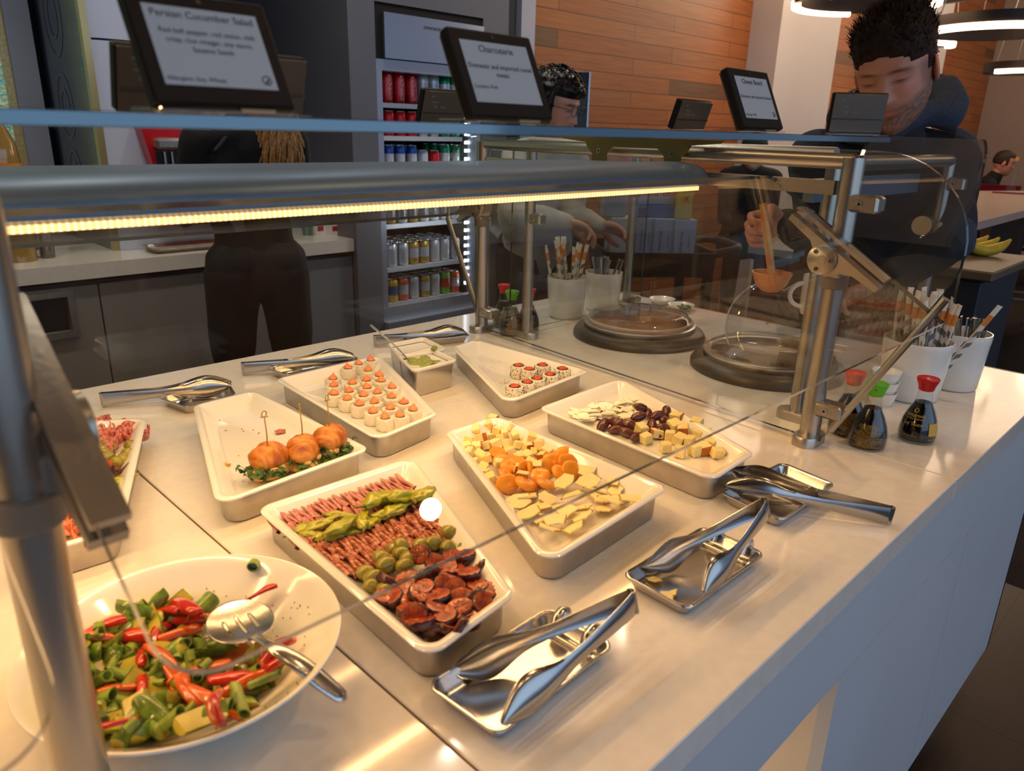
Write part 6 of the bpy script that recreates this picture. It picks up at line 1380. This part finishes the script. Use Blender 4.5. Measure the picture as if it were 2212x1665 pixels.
def spikes(g, M, s, P_, cnt, L, dirf, seed=1, w_=.0011):
    rnd = random.Random(seed); cand = [p for p in P_ if p[2] > .3]
    for _ in range(cnt):
        q, o, k = rnd.choice(cand); o = o+Vector((rnd.uniform(-.004, .004), rnd.uniform(-.004, .004), rnd.uniform(-.002, .002))); d = dirf(q, rnd).normalized(); l = L(q)*rnd.uniform(.6, 1.25); sd = d.cross(Vector((rnd.random(), rnd.random(), rnd.random()))).normalized()*w_*rnd.uniform(.7, 1.3); s2 = d.cross(sd).normalized()*w_
        b = o-d*.004; mid = b+d*l*.6+Vector((rnd.uniform(-.1, .1), rnd.uniform(-.1, .1), 0))*l; tip = b+d*l+Vector((rnd.uniform(-.3, .3), rnd.uniform(-.3, .3), rnd.uniform(-.2, .1)))*l*.5
        g.add([M @ (x*s) for x in (b+sd, b-sd, b+s2, mid+sd*.7, mid-sd*.7, mid+s2*.7, tip)], [(0, 1, 4, 3), (1, 2, 5, 4), (2, 0, 3, 5), (3, 4, 6), (4, 5, 6), (5, 3, 6)])
def basis(Y, Zh):
    Y = Vector(Y).normalized(); Z = Vector(Zh); Z = (Z-Y*Z.dot(Y)).normalized(); X = Y.cross(Z); return Matrix((X, Y, Z)).transposed().to_4x4()
def body_obj(name, root, g, cols):
    me = g.mesh(name); ca = me.color_attributes.new('col', 'FLOAT_COLOR', 'POINT'); 
    flat = [c for q in cols for c in q]; ca.data.foreach_set('color', flat); me.materials.append(SKA); me.polygons.foreach_set('use_smooth', [True]*len(me.polygons))
    o = bpy.data.objects.new(name, me); COL.objects.link(o); o.parent = root; return o
def person(J, label, face, skin=(196, 142, 120), beard=None, headup=(0, 0, 1), hs=1., hands=None, vox=.008, brow=(60, 42, 34), top=None, topm=None, legm=None, sleeve='long', waist=.145, bulk=1., group=None):
    "J: joints in world space; the root sits on the floor under the hips"
    hip = Vector(J['hip']); root = thing('person', label, 'person', (hip.x, hip.y, 0)); O = Vector((hip.x, hip.y, 0)); j = {k: Vector(v)-O for k, v in J.items()}
    ch, hp_, nk, hd = j['chest'], j['hip'], j['neck'], j['head']; sl, sr = j['shl'], j['shr']; acr = (sr-sl).normalized(); fwd = Vector(face).normalized()
    g = G(); mid = (ch+hp_)/2
    def torso(g, k):
        for o, r in ((-.075, .088), (0, .10), (.075, .088)): cap_tube(g, [hp_+acr*o, mid+acr*o*.85, ch+acr*o*1.1, (sl+sr)/2+acr*o*1.0-Vector((0, 0, .06))], [r*k*1.08, r*k*(waist/.145)*.98, r*k*1.08, r*k*.75], 16)
        cap_tube(g, [sl-acr*0, (sl+sr)/2+Vector((0, 0, .015)), sr], [.062*k, .07*k, .062*k], 14)
        cap_tube(g, [(sl+sr)/2-Vector((0, 0, .03)), nk], [.085*k, .062*k], 14)
    torso(g, .86*bulk); cap_tube(g, [(sl+sr)/2, nk, nk.lerp(hd, .55)], [.06, .055*hs, .053*hs], 14)
    def arms(g, k, full=True, kf=1.):
        for s_ in ('l', 'r'):
            if 'el'+s_ in j: cap_tube(g, [j['sh'+s_], j['sh'+s_].lerp(j['el'+s_], .5), j['el'+s_]]+([j['el'+s_].lerp(j['wr'+s_], .45), j['wr'+s_]] if full else []), [.056*k, .048*k, .042*k]+([.038*k*kf, .027*k*kf] if full else []), 14)
    arms(g, .86)
    def legs(g, k):
        for s_, o in (('l', -.085), ('r', .085)):
            kn, an = j['kn'+s_], j['an'+s_]; cap_tube(g, [hp_+acr*o, (hp_+acr*o).lerp(kn, .5)+acr*o*.1, kn, kn.lerp(an, .4), an], [.098*k, .082*k, .058*k, .054*k, .040*k], 16)
    legs(g, .86)
    g = fuse(g, vox); cols = [(*lin(skin), 1)]*len(g.v)
    for hsp in (hands or []):
        s_, F, N, side, curl, th, sc = hsp; hg = hand(j['wr'+s_], F, N, side, curl, sc, th); g.add(hg.v, hg.f); cols += [(*[c*1.05 for c in lin(skin)], 1)]*len(hg.v)
    M = Matrix.Translation(hd) @ basis(face, headup); head_mesh(g, cols, M, skin, beard, s=hs, brow=brow)
    body_obj('body', root, g, cols)
    if topm:
        t = G(); torso(t, 1.04*bulk); arms(t, 1.10 if sleeve == 'long' else 1.15, sleeve == 'long', 1.12); t = fuse(t, vox, 5)
        rnd = Vector((3.1, 1.7, 0)); t.v = [tuple(Vector(v)*(1)+Vector((1, 1, 0))*.006*noise.noise(Vector(v)*9+rnd)+Vector((0, 0, .004))*noise.noise(Vector(v)*22)) for v in t.v]
        t.build(top, topm, root, 180)
    if legm:
        t = G(); legs(t, 1.03); cap_tube(t, [hp_-acr*.08+Vector((0, 0, .03)), hp_+acr*.08+Vector((0, 0, .03))], [.10, .10], 16); t = fuse(t, vox, 5); t.build('trousers', legm, root, 180)
        for s_ in ('l', 'r'):
            an = j['an'+s_]; ff = Vector((fwd.x, fwd.y, 0)).normalized(); t = G(); cap_tube(t, [Vector((an.x, an.y, .05))-ff*.05, Vector((an.x, an.y, .045))+ff*.06, Vector((an.x, an.y, .035))+ff*.15], [.045, .042, .032], 14); t.build('shoe', BLACK, root, 180)
    return root, M, O
JKT = mat('black_jacket', (24, 25, 30), .75, bump=.5, bscale=300, vary=.2, vscale=8); HTH = mat('heather_blue', (52, 62, 80), .85, bump=.8, bscale=500, vary=.35, vscale=300)
BLKC = mat('black_cloth', (22, 22, 25), .85, bump=.4, bscale=200, vary=.2, vscale=12); HAIRD = mat('dark_hair', (50, 34, 25), .75, spec=.25, vary=.4, vscale=200); HAIRB = mat('blond_hair', (176, 132, 74), .45, vary=.45, vscale=120); HAIRK = mat('black_hair', (14, 12, 13), .4)
GRYC = mat('grey_fleece', (196, 192, 186), .9, bump=.6, bscale=300, vary=.15, vscale=20)
# --- bearded man reaching over the soup wells
HD = PD(1936, 158, 1.92); SC_ = PD(1925, 335, 2.08)
acr = Vector((.72, -.69, 0)); hipm = Vector((2.34, .90, .93))
J = dict(hip=hipm, chest=(SC_+hipm)/2+Vector((.03, .02, .12)), neck=SC_.lerp(HD, .42), head=HD, shl=PD(1768, 352, 2.05), shr=PD(2052, 352, 2.12), ell=PD(1775, 520, 2.02), wrl=PD(1694, 482, 1.80), elr=PD(2056, 520, 2.06), wrr=PD(1880, 628, 1.90),
         knl=hipm+Vector((-.08, .10, -.45)), anl=hipm+Vector((-.06, .12, -.86)), knr=hipm+Vector((.07, -.10, -.45)), anr=hipm+Vector((.08, -.12, -.86)))
tocam = (CAM-HD).normalized(); fdir = tocam*.84-RT*.40-UP*.40
root, M, O = person(J, 'bearded man in a hooded jacket ladling soup behind the glass guard', fdir, (190, 132, 108), beard=(84, 62, 50), headup=UP+RT*.10+tocam*.1, hs=.97,
    hands=[('l', -RT*.9-UP*.1+tocam*.2, -UP*.2+tocam*.75-RT*.3, 1, 1.15, .8, .95), ('r', -RT*.95+tocam*.25-UP*.1, tocam*.2-UP*.9, -1, .55, .4, .95)], top='jacket', topm=JKT, legm=mat('dark_jeans', (26, 30, 40), .8), waist=.15, bulk=1.06)
def mline(q):
    fh = .058-.012*abs(q.x)/.05 if q.y > .03 else (.0 if q.y > -.01 else -.05)
    if q.y > .03 and abs(q.x) > .048: fh = .035
    return max(0, min(1, (q.z-fh)/.012))
def mvol(q): return .0012+.022*max(0, min(1, (q.z-.045)/.05))
g = G(); PP = hair_cap(g, M, .97, mline, mvol, seed=3); spikes(g, M, .97, PP, 3000, lambda q: .004+.024*max(0, min(1, (q.z-.05)/.05)), lambda q, r: Vector((q.x*6+r.uniform(-.3, .3), q.y*4+.25+r.uniform(-.3, .3), .9+r.uniform(-.2, .2))) if q.z > .05 else Vector((q.x*5, q.y*2, -1.2)), 5)
g.build('hair', HAIRD, root, 180)
bk_ = Vector((FW.x, FW.y, 0)).normalized(); g = G()      # hood: thick roll round the neck, full at the back
nk = J['neck']-O; hc = nk+bk_*.055+acr*.02+Vector((0, 0, .015)); n = 28; pts = []; rr = []
bk = Vector((FW.x, FW.y, 0)).normalized()
for k in range(n+1):
    a = 2*PI*k/n; o = bk*math.cos(a)*.095+acr*math.sin(a)*.105; pts.append(hc+o*1.08+Vector((0, 0, .035*math.cos(a-.9)+.01))); rr.append(.032+.026*max(0, math.cos(a-.9)))
g.tube(pts, rr, 16); g = fuse(g, .006, 4); g.v = [tuple(Vector(v)+Vector((1, 1, 1))*.016*noise.noise(Vector(v)*11)+Vector((0, 0, 1))*.005*noise.noise(Vector(v)*30)) for v in g.v]; g.build('hood', HTH, root, 180)
g = G()
for s_, k in (('r', 1), ('l', -1)):
    cap_tube(g, [J['sh'+s_]-O+Vector((.01, .01, .012)), (J['sh'+s_]).lerp(J['el'+s_], .5)-O+Vector((.01, .01, 0)), J['el'+s_]-O], [.070, .060, .052], 16)
g = fuse(g, .007, 4); g.build('sleeve', HTH, root, 180)
g = G(); e = Vector((.083, .012, -.028)); cap_tube(g, [M @ e, M @ (e+Vector((.002, .006, -.03))), M @ (e+Vector((-.002, .014, -.052)))], [.009, .007, .005], 12); g.build('earbud', BLACK, root, 180)
# --- woman with blond hair, back to the counter
def standing(x, y, H, yaw, sw=.155):
    k = H/1.7; a = Vector((math.cos(yaw+PI/2)*-1, math.sin(yaw+PI/2)*-1, 0)); a = Vector((math.sin(yaw), -math.cos(yaw), 0)); f = Vector((math.cos(yaw), math.sin(yaw), 0)); B = Vector((x, y, 0))
    return B, a, f, dict(hip=B+Vector((0, 0, .93*k)), chest=B+f*.02+Vector((0, 0, 1.22*k)), neck=B+Vector((0, 0, 1.47*k)), head=B+f*.03+Vector((0, 0, 1.60*k)), shl=B-a*sw+Vector((0, 0, 1.39*k)), shr=B+a*sw+Vector((0, 0, 1.39*k)), knl=B-a*.11+f*.02+Vector((0, 0, .50*k)), knr=B+a*.11+f*.02+Vector((0, 0, .50*k)), anl=B-a*.13+Vector((0, 0, .09)), anr=B+a*.13+Vector((0, 0, .09)))
wq = PD(555, 560, 2.86); B, a, f, J = standing(wq.x, wq.y, 1.66, PI/2-.15)
J['ell'] = J['shl']-a*.05+f*.10+Vector((0, 0, -.24)); J['wrl'] = J['ell']+f*.22+a*.06+Vector((0, 0, -.02)); J['elr'] = J['shr']+a*.05+f*.05+Vector((0, 0, -.24)); J['wrr'] = J['elr']+f*.22-a*.02+Vector((0, 0, -.03))
J['head'] = J['head']+f*.05+a*.05
rw, Mw, Ow = person(J, 'woman in black with blond hair, her back turned, at the back counter', f*1+Vector((0, 0, -.5)), (206, 160, 140), hands=[('l', f, Vector((0, 0, -1)), 1, .4, .3, .9), ('r', f, Vector((0, 0, -1)), -1, .4, .3, .9)], top='shirt', topm=BLKC, legm=mat('charcoal_trousers', (30, 30, 33), .85, bump=.3, bscale=150), waist=.125, bulk=.92)
g = G(); PP = hair_cap(g, Mw, 1.0, lambda q: max(0, min(1, (q.z-(.05 if q.y > .02 else -.08))/.02)), lambda q: .016, seed=9)
rnd = random.Random(4); hd = J['head']-Ow
for k in range(150):
    u = rnd.uniform(-1, 1); st = hd-f*(.095*math.cos(u*1.2))+a*(.082*math.sin(u*1.25))+Vector((0, 0, rnd.uniform(-.04, .03))); L = rnd.uniform(.22, .31); ph = rnd.uniform(0, 6)
    pts = [st+Vector((0, 0, -L*t))-f*(.075*math.sin(min(1, t*1.6)*PI/2))+a*(.010*math.sin(t*11+ph)+u*.012*t)+f*.007*math.cos(t*11+ph)+a*.045*t for t in [i/12 for i in range(13)]]
    g.tube(pts, [.0085*(1-.75*(i/12)**2) for i in range(13)], 6)
g.build('hair', HAIRB, rw, 180)
g = G(); nb = J['neck']-Ow; cap_tube(g, [nb-a*.13-f*.085+Vector((0, 0, -.11)), nb-f*.02+Vector((0, 0, -.01)), nb+a*.09-f*.06+Vector((0, 0, -.05))], [.008, .010, .008], 8); g.build('apron_strap', MATTBLACK, rw, 180)
# --- worker with black curls and grey sleeves behind the soup wells
hq = PD(1196, 232, 2.95); B, a, f, J = standing(hq.x+.05, hq.y+.10, 1.60, -.55)
J['head'] = hq+Vector((0, 0, 0)); J['neck'] = hq+Vector((.03, .05, -.14)); J['shl'] = PD(1130, 335, 3.05); J['shr'] = PD(1245, 345, 2.92) 
J['shl'], J['shr'] = PD(1118, 340, 2.98), PD(1240, 350, 3.12); acr = (J['shr']-J['shl']).normalized(); J['chest'] = (J['shl']+J['shr'])/2+Vector((.02, .05, -.20))
J['hip'] = Vector((J['chest'].x+.08, J['chest'].y+.08, .92)); J['ell'] = PD(1110, 460, 2.85); J['wrl'] = PD(1225, 480, 2.8); J['elr'] = PD(1240, 465, 3.0); J['wrr'] = PD(1292, 486, 2.95)
for s_, k in (('l', -1), ('r', 1)): J['kn'+s_] = J['hip']+acr*.1*k+Vector((0, 0, -.45)); J['an'+s_] = J['hip']+acr*.12*k+Vector((0, 0, -.84))
fd = (RT*.75-UP*.35-FW*.35)
rk, Mk, Ok = person(J, 'worker with curly black hair and grey sleeves by the drink cartons', fd, (196, 146, 126), hands=[('l', RT*.9-UP*.3, -UP, 1, .5, .4, .9), ('r', RT*.95-UP*.25, -UP*.9-FW*.2, 1, .35, .2, .95)], top='fleece', topm=GRYC, legm=BLKC)
g = G(); PP = hair_cap(g, Mk, 1., lambda q: max(0, min(1, (q.z-(.045 if q.y > .03 else -.055))/.02)), lambda q: .020, seed=2); rnd = random.Random(8)
cand = [p for p in PP if p[2] > .3]
for k in range(260):
    q, o, kk = rnd.choice(cand); r = rnd.uniform(.006, .011); c = o*1.02; g.tube([Mk @ (c+Vector((r*math.cos(t), r*math.sin(t)*.8, r*.8*math.sin(t+1)))) for t in [i*.7 for i in range(8)]], .0022, 5)
g.build('hair', HAIRK, rk, 180)
g = G()
for sg in (-1, 1):
    n = 18; g.tube([Mk @ Vector((sg*.033+.022*math.cos(2*PI*k/n), .103, .008+.019*math.sin(2*PI*k/n))) for k in range(n+1)], .0013, 5); g.tube([Mk @ Vector((sg*.055, .102, .012)), Mk @ Vector((sg*.079, .05, .012)), Mk @ Vector((sg*.08, -.01, .006))], .0013, 5)
g.tube([Mk @ Vector((-.011, .104, .010)), Mk @ Vector((.011, .104, .010))], .0013, 5); g.build('glasses', mat('glasses_frame', (60, 52, 50), .3, .5), rk, 180)
# --- seated guest in a green cap by the white pillar
gq = PD(1628, 322, 5.6); B, a, f, J = standing(gq.x, gq.y, 1.35, PI+.6)
dz = gq.z-J['head'].z-.02
for k_ in ('head', 'neck', 'chest', 'shl', 'shr'): J[k_] = J[k_]+Vector((0, 0, dz))
J['hip'] = J['chest']+Vector((0, 0, -.32)); 
for s_, k in (('l', -1), ('r', 1)): J['kn'+s_] = J['hip']+f*.38+a*.1*k; J['an'+s_] = Vector((J['kn'+s_].x, J['kn'+s_].y, max(.1, J['kn'+s_].z-.42))); J['el'+s_] = J['sh'+s_]+f*.1+Vector((0, 0, -.26)); J['wr'+s_] = J['el'+s_]+f*.22
rg, Mg, Og = person(J, 'guest in a dark green cap seated before the white pillar', f, (196, 150, 130), top='shirt', topm=BLKC, legm=BLKC, vox=.012)
g = G(); hair_cap(g, Mg, 1.0, lambda q: max(0, min(1, (q.z-.030)/.01)), lambda q: .012, n=40, m=40); g.ball((0, 0, 0), (.06, .05, .004), 16, 6, M=Mg @ Matrix.Translation((0, .115, .04))); g.build('cap', mat('green_cap_cloth', (28, 48, 34), .85), rg, 180)
# --- two guests talking at the far bar table
mq = PD(2168, 352, 9.3)
def seated(hd, ydir, H=0): 
    f = Vector(ydir).normalized(); a = Vector((f.y, -f.x, 0)); J = dict(head=hd, neck=hd-f*.05+Vector((0, 0, -.13)), shl=hd-f*.10-a*.20+Vector((0, 0, -.22)), shr=hd-f*.10+a*.20+Vector((0, 0, -.22)), chest=hd-f*.16+Vector((0, 0, -.38)), hip=hd-f*.26+Vector((0, 0, -.68)))
    for s_, k in (('l', -1), ('r', 1)): J['kn'+s_] = J['hip']+f*.42+a*.11*k; J['an'+s_] = J['kn'+s_]+Vector((0, 0, -.43))
    return f, a, J
f, a, J = seated(mq, (.35, -1, 0)); J['ell'] = J['shl']+f*.1+Vector((0, 0, -.25)); J['wrl'] = J['ell']+f*.24+Vector((0, 0, .0)); J['elr'] = J['shr']+f*.14+Vector((0, 0, -.24)); J['wrr'] = J['elr']+f*.16+Vector((0, 0, .18))
rb, Mb, Ob = person(J, 'man in a black T-shirt seated at the far bar table, one hand raised', f+Vector((0, 0, -.2)), (200, 140, 118), hands=[('r', f+Vector((0, 0, .6)), -f+Vector((0, 0, .4)), 1, .15, .1, 1.)], top='t_shirt', topm=BLKC, legm=BLKC, sleeve='short', vox=.012, bulk=1.1)
g = G(); hair_cap(g, Mb, 1., lambda q: max(0, min(1, (q.z-(.06 if q.y > .03 else -.02))/.01)), lambda q: .007, n=48, m=40); g.build('hair', mat('brown_hair', (46, 32, 24), .6), rb, 180)
f, a, J = seated(PD(2262, 372, 9.1), (-.2, 1, 0)); J['ell'] = J['shl']+f*.1+Vector((0, 0, -.25)); J['wrl'] = J['ell']+f*.24; J['elr'] = J['shr']+f*.1+Vector((0, 0, -.25)); J['wrr'] = J['elr']+f*.24
rc, Mc, Oc = person(J, 'guest in a pale top with dark hair, cut by the picture edge', f, (200, 150, 128), hands=None, top='pale_top', topm=mat('cream_cloth', (196, 180, 160), .9), legm=BLKC, vox=.012)
g = G(); hair_cap(g, Mc, 1., lambda q: max(0, min(1, (q.z-(.05 if q.y > .03 else -.09))/.02)), lambda q: .018, n=48, m=40); g.build('hair', HAIRD, rc, 180)
